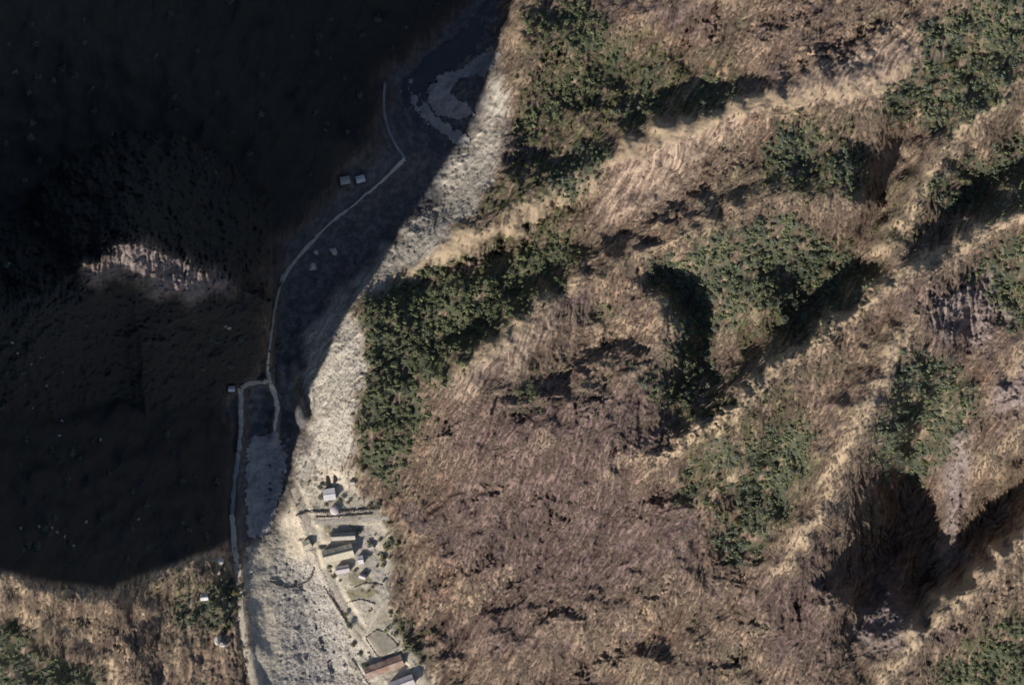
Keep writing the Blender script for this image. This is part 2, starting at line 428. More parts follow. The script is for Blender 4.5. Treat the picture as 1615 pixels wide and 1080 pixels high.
l3 = lic(fnoise(shp, 1.0, 26, 11, 6), 48)
l4 = lic(fnoise(shp, 0.8, 12, 13, 3), 22)
dx, dy = _dx, _dy
l2 = lic(fnoise(shp, 0.6, 12, 10), 20)

_cb = np.clip(blur(cliff, 10, 1) * 1.6, 0, 1)
zf = zf * (1 - _cb) + blur(zf, 9, 2) * _cb
wild = np.clip(1 - gravel - floorm, 0, 1)
open_ = wild * (1 - wood)
calm = (1 - 0.8 * cliff) * (1 - 0.6 * leftm)
zf += wild * calm * (n_big * 0.6 + n_mid * 0.15)
zf += wild * (1 - 0.8 * scar) * calm * (l1 * 0.15 + l2 * 0.22 + l3 * 0.6 + l4 * 0.26)
zf += cliff * (l2 * 0.32 + l1 * 0.16 + n_fin * 0.13 + n_mid * 0.25)
zf += rock * (l2 * 0.6 + n_mid * 0.7 + n_fin * 0.12)
zf += gravel * (n_mid * 0.14 + n_fin * 0.05) + rapid * (n_mid * 0.15 + n_fin * 0.1)
zf += floorm * (n_mid * 0.4 + n_fin * 0.15)

# erosion channels cut into the slope
CHAN = [([(640,440),(700,425),(740,405),(800,388),(850,350),(900,310),(955,278)], 4.5), ([(872,598),(905,585),(940,562),(990,520)], 5), ([(780,942),(812,915),(850,888),(872,862)], 4), ([(690,700),(706,668),(722,640)], 4),
        ([(1000,722),(1060,693),(1120,660),(1170,618),(1200,570)], 6), ([(1225,556),(1300,512),(1370,455),(1420,425)], 6), ([(1035,335),(1090,305),(1150,262),(1200,250)], 4), ([(965,372),(1010,352),(1060,342),(1100,312)], 4),
        ([(855,835),(880,812),(912,796)], 5), ([(800,812),(840,790),(880,765)], 3.5), ([(985,812),(1020,785),(1060,768)], 4), ([(1150,940),(1185,890),(1210,840)], 4), ([(835,1000),(860,965),(884,940)], 4), ([(1000,985),(1030,945),(1062,905)], 4),
        ([(1230,115),(1300,82),(1385,40),(1440,10)], 4.5), ([(1060,75),(1095,45),(1140,20)], 5), ([(1430,500),(1500,452),(1590,402)], 4.5), ([(905,660),(930,630),(960,622)], 5), ([(800,660),(850,630),(880,610)], 3.5), ([(720,810),(760,770),(820,745)], 3.5),
        ([(660,930),(700,905),(760,885),(800,850)], 3.5), ([(930,740),(980,700),(1010,690)], 4), ([(1240,980),(1290,930),(1310,900)], 4.5), ([(820,130),(860,100),(930,70)], 4), ([(1180,60),(1230,30),(1290,0)], 4.5),
        ([(1480,1020),(1540,965),(1615,910)], 4), ([(60,950),(130,975),(180,1020),(230,1080)], 5), ([(120,965),(180,985),(240,1040)], 4), ([(1120,1060),(1180,1010),(1220,960)], 4), ([(900,1075),(960,1030),(1010,1010)], 4)]
chan = np.zeros(shp)
for P_, dp in CHAN:
    d_, s_, p_ = seg_dist(FU + wu * 0.8 + wu2 * 0.6, FV + wv * 0.8 + wv2 * 0.6, P_)
    tot = sum(math.hypot(b[0] - a[0], b[1] - a[1]) for a, b in zip(P_[:-1], P_[1:]))
    taper = ss(0, 0.3, p_ / tot) * (1 - ss(0.7, 1.0, p_ / tot))
    taper = 0.25 + 0.75 * taper
    taper = taper * (0.75 + 0.35 * np.clip(n_mid, -1.5, 1.5))
    end = (p_ <= 0.5) | (p_ >= tot - 0.5)
    w_ = np.exp(-(d_ / (5.5 + 1.5 * n_big)) ** 2) * np.where(end & (d_ > 6), 0.0, 1.0)
    lip = np.exp(-((d_ - 17) / 9) ** 2) * np.where(s_ > 0, 1, 0.3)
    zf -= taper * dp * 0.95 * w_ * open_
    zf += taper * dp * 0.35 * lip * open_
    chan = np.maximum(chan, w_ * taper)

# the rocky knoll that stands up into the sunlight on the dark mountain side
shf = sample(SH, FU, FV)
KN = [(-300, 560), (20, 480), (118, 436), (150, 410), (180, 393), (215, 382), (262, 398), (310, 422), (340, 432), (372, 447)]
dk, sk, pk = seg_dist(FU + wu * 0.5 + wu2 * 0.15, FV + wv * 0.5 + wv2 * 0.15, KN)
pk = blur(pk, 8, 2)
hgt = np.interp(pk, [0, 300, 425, 470, 510, 540, 590, 640, 690, 725, 745], [-48, -34, -26, -10, -2, 7, 6, 6, 3, -4, -18])
south = np.where(sk > 0, 1.0, 0.0)
near = 1 - ss(25, 70, dk)
kz = shf + hgt * 1.0 + 31 - np.where(sk > 0, np.minimum(dk, 40) * S * 0.5 + np.maximum(dk - 40, 0) * S * 1.3, dk * S * 1.6) + near * (l2 * 0.9 + l1 * 0.2 + l4 * 0.8) + n_big * 0.8
zk = np.where((FU > -700) & (FU < 430) & (FV > 150) & (FV < 820), kz, -1e9)
lift = zk > zf
zf = np.where(lift, zk, zf)
knoll = near

def hz(u, v):
    """ground height at photo coordinate(s)"""
    u = np.asarray(u, float); v = np.asarray(v, float)
    x = np.interp(u, uu, np.arange(NU)); y = np.interp(v, vv, np.arange(NV))
    j = np.clip(x.astype(int), 0, NU - 2); i = np.clip(y.astype(int), 0, NV - 2)
    fx = x - j; fy = y - i
    return (zf[i, j] * (1 - fx) + zf[i, j + 1] * fx) * (1 - fy) + (zf[i + 1, j] * (1 - fx) + zf[i + 1, j + 1] * fx) * fy
def at(a, u, v):
    j = np.clip(np.rint(np.interp(u, uu, np.arange(NU))).astype(int), 0, NU - 1)
    i = np.clip(np.rint(np.interp(v, vv, np.arange(NV))).astype(int), 0, NV - 1)
    return a[i, j]

# level the ground along tracks and under houses
def flatten(pts, halfw, fall, zoff=0.0, heights=None):
    global zf
    d, s, p = seg_dist(FU, FV, [(a[0], a[1]) for a in pts])
    L = [0.0]
    for a, b in zip(pts[:-1], pts[1:]):
        L.append(L[-1] + math.hypot(b[0] - a[0], b[1] - a[1]))
    q = np.arange(0, L[-1] + 4, 8.0)
    qu = np.interp(q, L, [a[0] for a in pts]); qv = np.interp(q, L, [a[1] for a in pts])
    qh = hz(qu, qv) if heights is None else np.interp(q, L, heights)
    if heights is None:
        k = np.ones(9) / 9
        qh = np.convolve(np.pad(qh, 4, mode='edge'), k, 'valid')
    t = np.interp(p, q, qh) + zoff
    w = 1 - ss(halfw, halfw + fall, d)
    zf = zf * (1 - w) + t * w

ROAD_W = [(403, 1110), (401, 1080), (391, 1040), (384, 1000), (380, 960), (377, 920), (372, 880), (369, 855), (366, 810), (370, 760), (377, 710), (381, 670), (379, 640), (380, 612)]
TRACK_N = [(432, 690), (434, 665), (438, 645), (434, 622), (424, 600), (422, 572), (427, 535), (433, 490), (440, 455), (452, 428), (470, 405), (495, 378), (520, 352), (541, 336), (562, 321)]
TRACK_L = [(380, 612), (392, 605), (408, 603), (424, 601)]
TRACK_T = [(560, 322), (585, 300), (606, 284), (626, 262), (640, 250)]
TRACK_U = [(640, 250), (627, 235), (612, 205), (604, 170), (607, 130)]
ROAD_V = [(462, 770), (478, 808), (489, 835), (499, 862), (509, 888), (521, 915), (533, 942), (548, 966), (563, 988), (580, 1010), (592, 1026)]
ROAD_V2 = [(640, 1036), (655, 1055), (672, 1078), (690, 1110)]
LANE = [(500, 822), (540, 821), (580, 818), (614, 817)]
PATH = [(578, 1002), (585, 985), (594, 968), (602, 955), (614, 944)]
BUND_A = [(456, 632), (444, 610), (440, 580)]
BUND_B = [(478, 660), (466, 630), (458, 610), (462, 575)]
for P, hw, fall in ((ROAD_W, 6, 8), (ROAD_V, 7, 8), (ROAD_V2, 7, 8), (LANE, 4, 7), (PATH, 3, 4)):
    flatten(P, hw, fall)
# embankment tracks by the bend: they stand proud of the river flat
for P, up in ((TRACK_N[:6], 6.5), (TRACK_L, 3.5), (ROAD_W[-4:], 3.5), (TRACK_N[5:], 0.8), (TRACK_T, 1.5), (TRACK_U, 0.8), (BUND_A, 8.0), (BUND_B, 8.0)):
    flatten(P, 3.0, 7 + max(0, up - 2), up)
FIELD = [(579, 1006), (601, 990), (629, 1019), (600, 1040)]
fm = mask([FIELD], 2, 0.0)
zf = zf * (1 - fm) + 15.5 * fm
HOUSES = [
 # u, v, length px, width px, turn deg, wall m, rise m, roof key, label
 (520, 779, 19, 18, 8, 3.6, 0.7, 'white', 'small square hut with a white roof at the upper end of the village'),
 (542, 845, 37, 12, 3, 3.0, 1.3, 'grey', 'long narrow house with grey beige roof just below the village lane'),
 (534, 872, 48, 21, 14, 3.6, 2.2, 'cream', 'big cream roofed house in the middle of the village'),
 (541, 897, 21, 12, 10, 2.8, 1.0, 'lilac', 'small lilac grey roofed shed below the big cream roofed house'),
 (569, 882, 9, 13, 8, 2.6, 0.8, 'white', 'tiny white roofed shed right of the big cream roofed house'),
 (485, 858, 12, 14, 25, 2.8, 1.0, 'cream', 'small pale cube house alone on the river side of the village road'),
 (606, 1050, 62, 19, 20, 3.4, 1.8, 'red', 'long house with faded red brown roof below the grey field'),
 (634, 1076, 40, 17, 20, 4.6, 1.6, 'lilac', 'pinkish white roofed house cut by the bottom edge of the picture'),
 (585, 862, 9, 8, 20, 2.4, 0.7, 'grey', 'tiny grey shed at the right edge of the pale village yard'),
 (572, 908, 11, 8, -20, 2.4, 0.7, 'lilac', 'tiny lilac shed at the lower end of the pale village yard'),
 (556, 760, 8, 7, 0, 2.2, 0.6, 'grey', 'tiny grey shed right of the square white roofed hut'),
 (323, 941, 12, 10, 5, 2.8, 0.9, 'white', 'lone white roofed hut on the grassy hill left of the dirt road'),
 (366, 613, 10, 9, 0, 2.8, 0.9, 'white', 'tiny white hut at the shaded road bend beside the embankment track'),
 (569, 283, 14, 11, 15, 2.8, 0.9, 'white', 'pale roofed hut in the shade, right one of the pair above the river track'),
 (545, 285, 15, 12, 10, 2.8, 0.9, 'grey', 'grey roofed hut in the shade, left one of the pair above the river track'),
]
hz_house = []
for (u, v, L, Wd, rot, wh, rise, key, lab) in HOUSES:
    r = math.radians(rot); m = np.abs((FU - u) * math.cos(r) - (FV - v) * math.sin(r)); n = np.abs((FU - u) * math.sin(r) + (FV - v) * math.cos(r))
    d = np.maximum(m - L / 2 - 2, n - Wd / 2 - 2)
    w = 1 - ss(0, 5, d)
    h0 = float(hz(u, v)); hz_house.append(h0)
    zf = zf * (1 - w) + h0 * w

# ------------------------------------------------------------------ materials
MATS = {}
def newmat(name):
    m = bpy.data.materials.new(name); m.use_nodes = True
    nt = m.node_tree; b = nt.nodes['Principled BSDF']
    b.inputs['Roughness'].default_value = 0.9
    b.inputs['Specular IOR Level'].default_value = 0.15
    MATS[name] = m
    return m, nt, b
def node(nt, t, **kw):
    n = nt.nodes.new(t)
    for k, v in kw.items():
        setattr(n, k, v)
    return n
def mixc(nt, fac, a, b, blend='MIX'):
    n = node(nt, 'ShaderNodeMix', data_type='RGBA', blend_type=blend)
    for sock, x in ((n.inputs[0], fac), (n.inputs[6], a), (n.inputs[7], b)):
        if hasattr(x, 'links'):
            nt.links.new(x, sock)
        elif isinstance(x, (int, float)):
            sock.default_value = x
        else:
            sock.default_value = (*x, 1)
    return n.outputs[2]
def noise(nt, scale, detail=4, rough=0.6, coord=None):
    n = node(nt, 'ShaderNodeTexNoise')
    n.inputs['Scale'].default_value = scale; n.inputs['Detail'].default_value = detail; n.inputs['Roughness'].default_value = rough
    if coord is not None:
        nt.links.new(coord, n.inputs['Vector'])
    return n.outputs['Fac']
def ramp(nt, fac, lo, hi):
    n = node(nt, 'ShaderNodeMapRange'); n.interpolation_type = 'SMOOTHSTEP'
    n.inputs['From Min'].default_value = lo; n.inputs['From Max'].default_value = hi
    nt.links.new(fac, n.inputs['Value'])
    return n.outputs[0]
def attr(nt, name):
    return node(nt, 'ShaderNodeAttribute', attribute_name=name).outputs['Fac']
def bump(nt, b, h, strength, dist):
    n = node(nt, 'ShaderNodeBump'); n.inputs['Strength'].default_value = strength; n.inputs['Distance'].default_value = dist
    nt.links.new(h, n.inputs['Height']); nt.links.new(n.outputs[0], b.inputs['Normal'])

m, nt, b = newmat('hillside')
pos = node(nt, 'ShaderNodeNewGeometry').outputs['Position']
nA = noise(nt, 0.035, 6, 0.6, pos); nB = noise(nt, 0.22, 5, 0.65, pos); nC = noise(nt, 1.1, 4, 0.7, pos)
st = attr(nt, 'streak')
c = mixc(nt, ramp(nt, nA, 0.35, 0.68), (0.205, 0.150, 0.118), (0.290, 0.218, 0.158))
mp1 = node(nt, 'ShaderNodeVectorMath', operation='ADD'); nt.links.new(pos, mp1.inputs[0]); mp1.inputs[1].default_value = (531, 217, 90)
mp2 = node(nt, 'ShaderNodeVectorMath', operation='ADD'); nt.links.new(pos, mp2.inputs[0]); mp2.inputs[1].default_value = (-811, 423, 40)
nD = noise(nt, 0.022, 7, 0.68, mp1.outputs[0]); nE = noise(nt, 0.03, 7, 0.68, mp2.outputs[0])
c = mixc(nt, ramp(nt, nD, 0.53, 0.68), c, (0.300, 0.195, 0.140))
c = mixc(nt, ramp(nt, nE, 0.52, 0.66), c, (0.178, 0.158, 0.108))
c = mixc(nt, ramp(nt, nE, 0.47, 0.36), c, (0.158, 0.118, 0.116))
c = mixc(nt, attr(nt, 'purple'), c, (0.172, 0.122, 0.116))
c = mixc(nt, attr(nt, 'scar'), c, (0.350, 0.270, 0.212))
c = mixc(nt, attr(nt, 'shrub'), c, (0.096, 0.106, 0.052))
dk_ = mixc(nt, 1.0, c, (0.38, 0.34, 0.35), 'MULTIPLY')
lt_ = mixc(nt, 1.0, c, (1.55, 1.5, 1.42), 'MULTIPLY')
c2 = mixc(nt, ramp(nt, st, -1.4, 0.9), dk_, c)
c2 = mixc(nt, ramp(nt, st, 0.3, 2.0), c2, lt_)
c2 = mixc(nt, ramp(nt, nB, 0.62, 0.78), c2, mixc(nt, 1.0, c2, (0.55, 0.52, 0.5), 'MULTIPLY'))
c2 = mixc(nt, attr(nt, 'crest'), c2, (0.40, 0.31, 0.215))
c2 = mixc(nt, attr(nt, 'wood'), c2, (0.075, 0.083, 0.055))
rk = mixc(nt, ramp(nt, nB, 0.35, 0.7), (0.16, 0.125, 0.118), (0.30, 0.25, 0.24))
c2 = mixc(nt, attr(nt, 'rock'), c2, rk)
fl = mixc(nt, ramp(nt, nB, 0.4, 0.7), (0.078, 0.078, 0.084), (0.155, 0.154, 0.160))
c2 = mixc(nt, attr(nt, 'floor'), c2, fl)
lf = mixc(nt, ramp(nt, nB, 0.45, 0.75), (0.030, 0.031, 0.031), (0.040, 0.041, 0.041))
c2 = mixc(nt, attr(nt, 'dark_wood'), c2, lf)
cl = mixc(nt, ramp(nt, st, -1.8, 1.2), (0.30, 0.275, 0.24), (0.53, 0.485, 0.42))
cl = mixc(nt, ramp(nt, nB, 0.5, 0.75), cl, (0.36, 0.35, 0.33))
c2 = mixc(nt, attr(nt, 'cliff'), c2, cl)
gr = mixc(nt, ramp(nt, nB, 0.3, 0.7), (0.36, 0.325, 0.265), (0.56, 0.505, 0.415))
gr = mixc(nt, ramp(nt, nA, 0.52, 0.66), gr, (0.36, 0.325, 0.25))
c2 = mixc(nt, attr(nt, 'gravel'), c2, gr)
rp = mixc(nt, ramp(nt, nC, 0.35, 0.65), (0.31, 0.285, 0.26), (0.54, 0.50, 0.45))
c2 = mixc(nt, attr(nt, 'rapid'), c2, rp)
c2 = mixc(nt, ramp(nt, nC, 0.3, 0.8), mixc(nt, 1.0, c2, (0.86, 0.86, 0.86), 'MULTIPLY'), mixc(nt, 1.0, c2, (1.12, 1.12, 1.12), 'MULTIPLY'))
nt.links.new(c2, b.inputs['Base Color'])
bump(nt, b, nC, 0.5, 0.5)

def simple(name, a, bcol, scale=0.6, lo=0.3, hi=0.7, rough=0.9, bumpd=0.0, spec=0.15):
    m, nt, b = newmat(name)
    pos = node(nt, 'ShaderNodeNewGeometry').outputs['Position']
    n = noise(nt, scale, 5, 0.65, pos)
    nt.links.new(mixc(nt, ramp(nt, n, lo, hi), a, bcol), b.inputs['Base Color'])
    b.inputs['Roughness'].default_value = rough
    b.inputs['Specular IOR Level'].default_value = spec
    if bumpd:
        bump(nt, b, n, 0.6, bumpd)
    return m
simple('dirt', (0.42, 0.365, 0.29), (0.60, 0.525, 0.42), 0.5, bumpd=0.15)
simple('dirt_grey', (0.30, 0.27, 0.235), (0.46, 0.42, 0.37), 0.5, bumpd=0.15)
simple('field', (0.25, 0.225, 0.18), (0.35, 0.32, 0.26), 0.4, bumpd=0.1)
simple('garden', (0.20, 0.18, 0.115), (0.32, 0.285, 0.20), 0.9, bumpd=0.2)
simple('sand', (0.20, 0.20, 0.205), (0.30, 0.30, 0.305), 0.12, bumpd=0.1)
simple('stone', (0.20, 0.185, 0.165), (0.42, 0.39, 0.35), 1.2, bumpd=0.2)
simple('pale_stone', (0.34, 0.32, 0.30), (0.60, 0.57, 0.54), 1.0, bumpd=0.2)
simple('wall_stone', (0.10, 0.088, 0.078), (0.20, 0.175, 0.15), 1.0, bumpd=0.2)
simple('plaster', (0.42, 0.38, 0.33), (0.55, 0.50, 0.44), 0.8)
simple('dark_timber', (0.035, 0.028, 0.025), (0.06, 0.05, 0.042), 2.0)
simple('glass', (0.02, 0.025, 0.03), (0.03, 0.035, 0.04), 1.0, rough=0.2, spec=0.5)
simple('bark', (0.05, 0.04, 0.03), (0.10, 0.08, 0.06), 2.0)
simple('roof_white', (0.55, 0.53, 0.55), (0.72, 0.70, 0.71), 0.7, rough=0.6)
simple('roof_grey', (0.36, 0.33, 0.29), (0.50, 0.455, 0.40), 0.7, rough=0.7)
simple('roof_cream', (0.44, 0.40, 0.31), (0.60, 0.545, 0.43), 0.5, rough=0.7)
simple('roof_lilac', (0.46, 0.41, 0.43), (0.62, 0.56, 0.58), 0.6, rough=0.7)
simple('roof_red', (0.30, 0.185, 0.14), (0.43, 0.33, 0.27), 0.25, 0.35, 0.6, rough=0.75)
simple('water', (0.030, 0.032, 0.042), (0.045, 0.047, 0.058), 0.05, rough=0.25, spec=0.4)

def leafmat(name, a, bcol):
    m, nt, b = newmat(name)
    r = node(nt, 'ShaderNodeObjectInfo').outputs['Random']
    t = attr(nt, 'tint')
    add = node(nt, 'ShaderNodeMath', operation='ADD'); nt.links.new(r, add.inputs[0]); nt.links.new(t, add.inputs[1])
    half = node(nt, 'ShaderNodeMath', operation='MULTIPLY'); nt.links.new(add.outputs[0], half.inputs[0]); half.inputs[1].default_value = 0.5
    nt.links.new(mixc(nt, half.outputs[0], a, bcol), b.inputs['Base Color'])
    b.inputs['Roughness'].default_value = 0.75
    return m
leafmat('leaf_dark', (0.046, 0.062, 0.050), (0.145, 0.170, 0.125))
leafmat('leaf_mid', (0.062, 0.082, 0.046), (0.190, 0.212, 0.110))
leafmat('leaf_olive', (0.085, 0.080, 0.038), (0.185, 0.170, 0.085))
leafmat('dry_grass', (0.140, 0.102, 0.082), (0.360, 0.280, 0.200))
leafmat('shrub_mix', (0.055, 0.060, 0.032), (0.170, 0.160, 0.080))

# ------------------------------------------------------------------ terrain object
def crest_mask():
    z1 = blur(zf, 3, 1); z2 = blur(zf, 12, 2)
    return ss(1.6, 4.5, z1 - z2)
def tag(o, label=None, cat=None, group=None, kind=None):
    if label: o['label'] = label
    if cat: o['category'] = cat
    if group: o['group'] = group
    if kind: o['kind'] = kind
    return o
def mesh_np(name, verts, faces_flat, nloop, mat, smooth=False, attrs=None):
    """faces_flat: (n, nloop) int array"""
    me = bpy.data.meshes.new(name)
    n = len(faces_flat)
    me.vertices.add(len(verts)); me.vertices.foreach_set('co', np.asarray(verts, np.float32).ravel())
    me.loops.add(n * nloop); me.loops.foreach_set('vertex_index', np.asarray(faces_flat, np.int32).ravel())
    me.polygons.add(n); me.polygons.foreach_set('loop_start', np.arange(0, n * nloop, nloop, dtype=np.int32))
    me.polygons.foreach_set('use_smooth', np.full(n, smooth, bool))
    me.update(calc_edges=True)
    for k, a in (attrs or {}).items():
        at_ = me.attributes.new(k, 'FLOAT', 'POINT'); at_.data.foreach_set('value', np.asarray(a, np.float32).ravel())
    if mat: me.materials.append(MATS[mat])
    return me
def link(name, me, parent=None, loc=None):
    o = bpy.data.objects.new(name, me); COL.objects.link(o)
    if parent: o.parent = parent
    if loc is not None: o.location = loc
    return o
def empty(name, loc, rz=0.0):
    o = bpy.data.objects.new(name, None); COL.objects.link(o); o.location = loc; o.rotation_euler = (0, 0, rz)
    o.empty_display_size = 0.5
    return o

X, Y = world_xy(FU, FV, zf)
idx = np.arange(NU * NV).reshape(NV, NU)
quads = np.stack([idx[1:, :-1], idx[1:, 1:], idx[:-1, 1:], idx[:-1, :-1]], -1).reshape(-1, 4)
nsm = np.clip(1 - gravel - rapid, 0, 1)
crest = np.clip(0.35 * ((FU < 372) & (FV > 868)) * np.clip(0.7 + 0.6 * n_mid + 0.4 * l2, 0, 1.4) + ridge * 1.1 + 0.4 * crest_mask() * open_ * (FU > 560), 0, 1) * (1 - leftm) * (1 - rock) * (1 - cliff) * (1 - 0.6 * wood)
ter = mesh_np('terrain', np.stack([X, Y, zf], -1).reshape(-1, 3), quads, 4, 'hillside', True,
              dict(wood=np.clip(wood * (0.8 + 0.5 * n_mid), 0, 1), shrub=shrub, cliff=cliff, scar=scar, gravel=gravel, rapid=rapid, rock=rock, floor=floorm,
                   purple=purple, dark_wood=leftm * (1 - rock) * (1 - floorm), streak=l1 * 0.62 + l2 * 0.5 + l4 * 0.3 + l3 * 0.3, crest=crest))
tag(link('terrain', ter), kind='structure')

# ------------------------------------------------------------------ tracks, water, sand: draped sheets
def chaikin(P, n=2):
    P = [tuple(p) for p in P]
    for _ in range(n):
        Q = [P[0]]
        for a, c in zip(P[:-1], P[1:]):
            Q += [(a[0] * .75 + c[0] * .25, a[1] * .75 + c[1] * .25), (a[0] * .25 + c[0] * .75, a[1] * .25 + c[1] * .75)]
        P = Q + [P[-1]]
    return P
def ribbon(name, pts, width, mat, lift=0.12, wob=0.12, rows=5, zfix=None):
    P = np.array(chaikin(pts, 2))
    d = np.r_[0, np.cumsum(np.hypot(*np.diff(P, axis=0).T))]
    q = np.arange(0, d[-1], 2.0)
    C = np.stack([np.interp(q, d, P[:, 0]), np.interp(q, d, P[:, 1])], -1)
    T = np.gradient(C, axis=0); T /= np.linalg.norm(T, axis=1)[:, None]
    N = np.stack([-T[:, 1], T[:, 0]], -1)
    g = np.random.default_rng(len(q) + int(np.sum(width) * 10))
    w0 = np.interp(q, np.arange(0, d[-1] + 12, 6), 1 + wob * g.standard_normal(len(np.arange(0, d[-1] + 12, 6))))
    w1 = np.interp(q, np.arange(0, d[-1] + 12, 6), 1 + wob * g.standard_normal(len(np.arange(0, d[-1] + 12, 6))))
    wid = np.interp(q / d[-1], np.linspace(0, 1, len(width)), width) if hasattr(width, '__len__') else np.full(len(q), width)
    V = []
    for k in range(rows):
        t = k / (rows - 1) * 2 - 1
        off = (wid / 2 * np.where(t < 0, w0, w1) * t)[:, None]
        V.append(C + N * off)
    V = np.stack(V, 1)
    z = hz(V[..., 0], V[..., 1]) + lift if zfix is None else np.interp(V[..., 1], *zfix)
    if zfix is None:
        e = np.ones(rows); e[0] = e[-1] = 0
        z = z + (e - 1) * lift * 0.7
    x, y = world_xy(V[..., 0], V[..., 1], z)
    n = len(q); ix = np.arange(n * rows).reshape(n, rows)
    F = np.stack([ix[:-1, :-1], ix[:-1, 1:], ix[1:, 1:], ix[1:, :-1]], -1).reshape(-1, 4)
    me = mesh_np(name, np.stack([x, y, z], -1).reshape(-1, 3), F, 4, mat, True)
    me.flip_normals() if me.polygons[0].normal.z < 0 else None
    return tag(link(name, me), kind='structure')
ribbon('dirt_road', ROAD_W[:9], [9.5, 9.5, 9.5, 9.5, 7], 'dirt', wob=0.18)
ribbon('dirt_road', ROAD_W[8:11], 6.5, 'sand', wob=0.25)  # same dirt road; shade put into its colour by the darker sand material
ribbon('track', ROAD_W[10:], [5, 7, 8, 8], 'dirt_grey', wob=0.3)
ribbon('dirt_road', ROAD_V, 9.0, 'dirt')
ribbon('dirt_road', ROAD_V2, 12.0, 'dirt')
ribbon('lane', LANE, 7.0, 'dirt_grey')
ribbon('footpath', PATH, 5.0, 'dirt')
ribbon('track', TRACK_N, [3, 6, 8, 7, 3, 4, 3, 5, 8, 5, 6, 3, 4, 3], 'dirt', wob=0.3)
ribbon('track', TRACK_L, 7.0, 'dirt')
ribbon('track', TRACK_T, [3, 4, 3, 5, 9], 'dirt', wob=0.35)
ribbon('track', TRACK_U, 4.0, 'sand')

def sheet(name, poly, mat, lift=0.1, zfix=None, step=4.0, kind='structure', warp=0.0):
    step = min(step, 1.5)
    P = np.array(poly, float)
    u0, v0 = P.min(0); u1, v1 = P.max(0)
    us = np.arange(u0, u1 + step, step); vs = np.arange(v0, v1 + step, step)
    A, B = np.meshgrid(us, vs)
    Wu = A + (at(wu, A, B) * 0.4 + at(wu2, A, B)) * warp; Wv = B + (at(wv, A, B) * 0.4 + at(wv2, A, B)) * warp
    ins = in_poly(Wu, Wv, poly)
    z = hz(A, B) + lift if zfix is None else np.interp(B, *zfix)
    x, y = world_xy(A, B, z)
    ix = np.arange(A.size).reshape(A.shape)
    F = np.stack([ix[1:, :-1], ix[1:, 1:], ix[:-1, 1:], ix[:-1, :-1]], -1)
    keep = ins[1:, :-1] & ins[1:, 1:] & ins[:-1, 1:] & ins[:-1, :-1]
    F = F[keep]
    used = np.unique(F); rem = np.full(A.size, -1); rem[used] = np.arange(len(used))
    me = mesh_np(name, np.stack([x, y, z], -1).reshape(-1, 3)[used], rem[F], 4, mat, True)
    return tag(link(name, me), kind=kind)
WZ = ([-30, 70, 150, 215, 285, 350, 440, 510, 600, 690, 790, 880, 960, 1080, 1200], [10.2, 9.8, 9.2, 8.7, 8.2, 7.8, 7.2, 6.7, 6.1, 5.2, 4.5, 3.9, 3.4, 2.8, 2.2])
ribbon('river', [(790, -28), (775, 20), (745, 60), (690, 100), (648, 140), (640, 185), (675, 235), (690, 280), (640, 335), (575, 400), (515, 455), (470, 505), (462, 560), (462, 610), (455, 680), (440, 730), (425, 800), (425, 850), (440, 890), (470, 915), (490, 950), (505, 1000), (525, 1060), (540, 1110)],
       [30, 34, 34, 36, 40, 44, 44, 36, 30, 26, 22, 20, 20, 24, 26, 22, 14, 10, 9, 9, 9, 9], 'water', zfix=WZ, wob=0.15)
sheet('sandbar', [(642, 128), (652, 122), (662, 150), (690, 182), (725, 208), (745, 222), (735, 236), (700, 218), (665, 192), (648, 165)], 'sand', lift=0.9, warp=0.5)
sheet('sandbar', [(672, 140), (690, 120), (730, 105), (775, 70), (790, 85), (765, 122), (720, 128), (712, 150), (735, 160), (748, 178), (720, 190), (690, 182), (675, 165)], 'sand', lift=0.9, warp=0.5)
sheet('sandbar', [(392, 690), (440, 680), (455, 720), (440, 790), (425, 845), (392, 850), (386, 780)], 'sand', lift=0.5, warp=0.6)
sheet('garden', [(548, 905), (578, 900), (590, 916), (560, 924), (548, 918)], 'garden', 0.07, warp=0.5)
sheet('garden', [(545, 930), (585, 924), (600, 936), (580, 944), (552, 948)], 'garden', 0.07, warp=0.5)
sheet('garden', [(508, 832), (524, 828), (528, 840), (515, 848)], 'garden', 0.07, warp=0.5)
sheet('garden', [(562, 990), (572, 985), (580, 1000), (570, 1012)], 'garden', 0.07, warp=0.5)
sheet('garden', [(545, 825), (570, 824), (572, 836), (552, 838)], 'garden', 0.07, warp=0.5)
sheet('yard', [(570, 832), (588, 830), (590, 868), (606, 893), (613, 935), (604, 940), (596, 915), (583, 898), (575, 880), (566, 862)], 'dirt_grey', 0.08, warp=0.6)
sheet('yard', [(498, 735), (540, 730), (548, 760), (560, 790), (540, 796), (532, 770), (510, 762), (500, 768)], 'dirt', 0.08, warp=0.6)
sheet('gravel_bar', [(398, 905), (412, 890), (428, 930), (440, 985), (448, 1040), (440, 1062), (420, 1050), (408, 1000), (396, 950)], 'dirt', 0.10, warp=1.0)
sheet('gravel_bar', [(436, 850), (462, 800), (476, 770), (486, 790), (478, 830), (490, 870), (470, 885), (445, 880)], 'dirt', 0.10, warp=1.0)
ribbon('footpath', [(541, 1032), (552, 1052), (568, 1079), (576, 1100)], 5.0, 'dirt', wob=0.25)
ribbon('footpath', [(497, 858), (520, 852), (548, 856), (566, 852)], 4.0, 'dirt', wob=0.25)
ribbon('footpath', [(392, 862), (400, 885), (408, 905)], 7.0, 'dirt', wob=0.3)
fld = sheet('field', FIELD, 'field', 0.12, step=2.0)

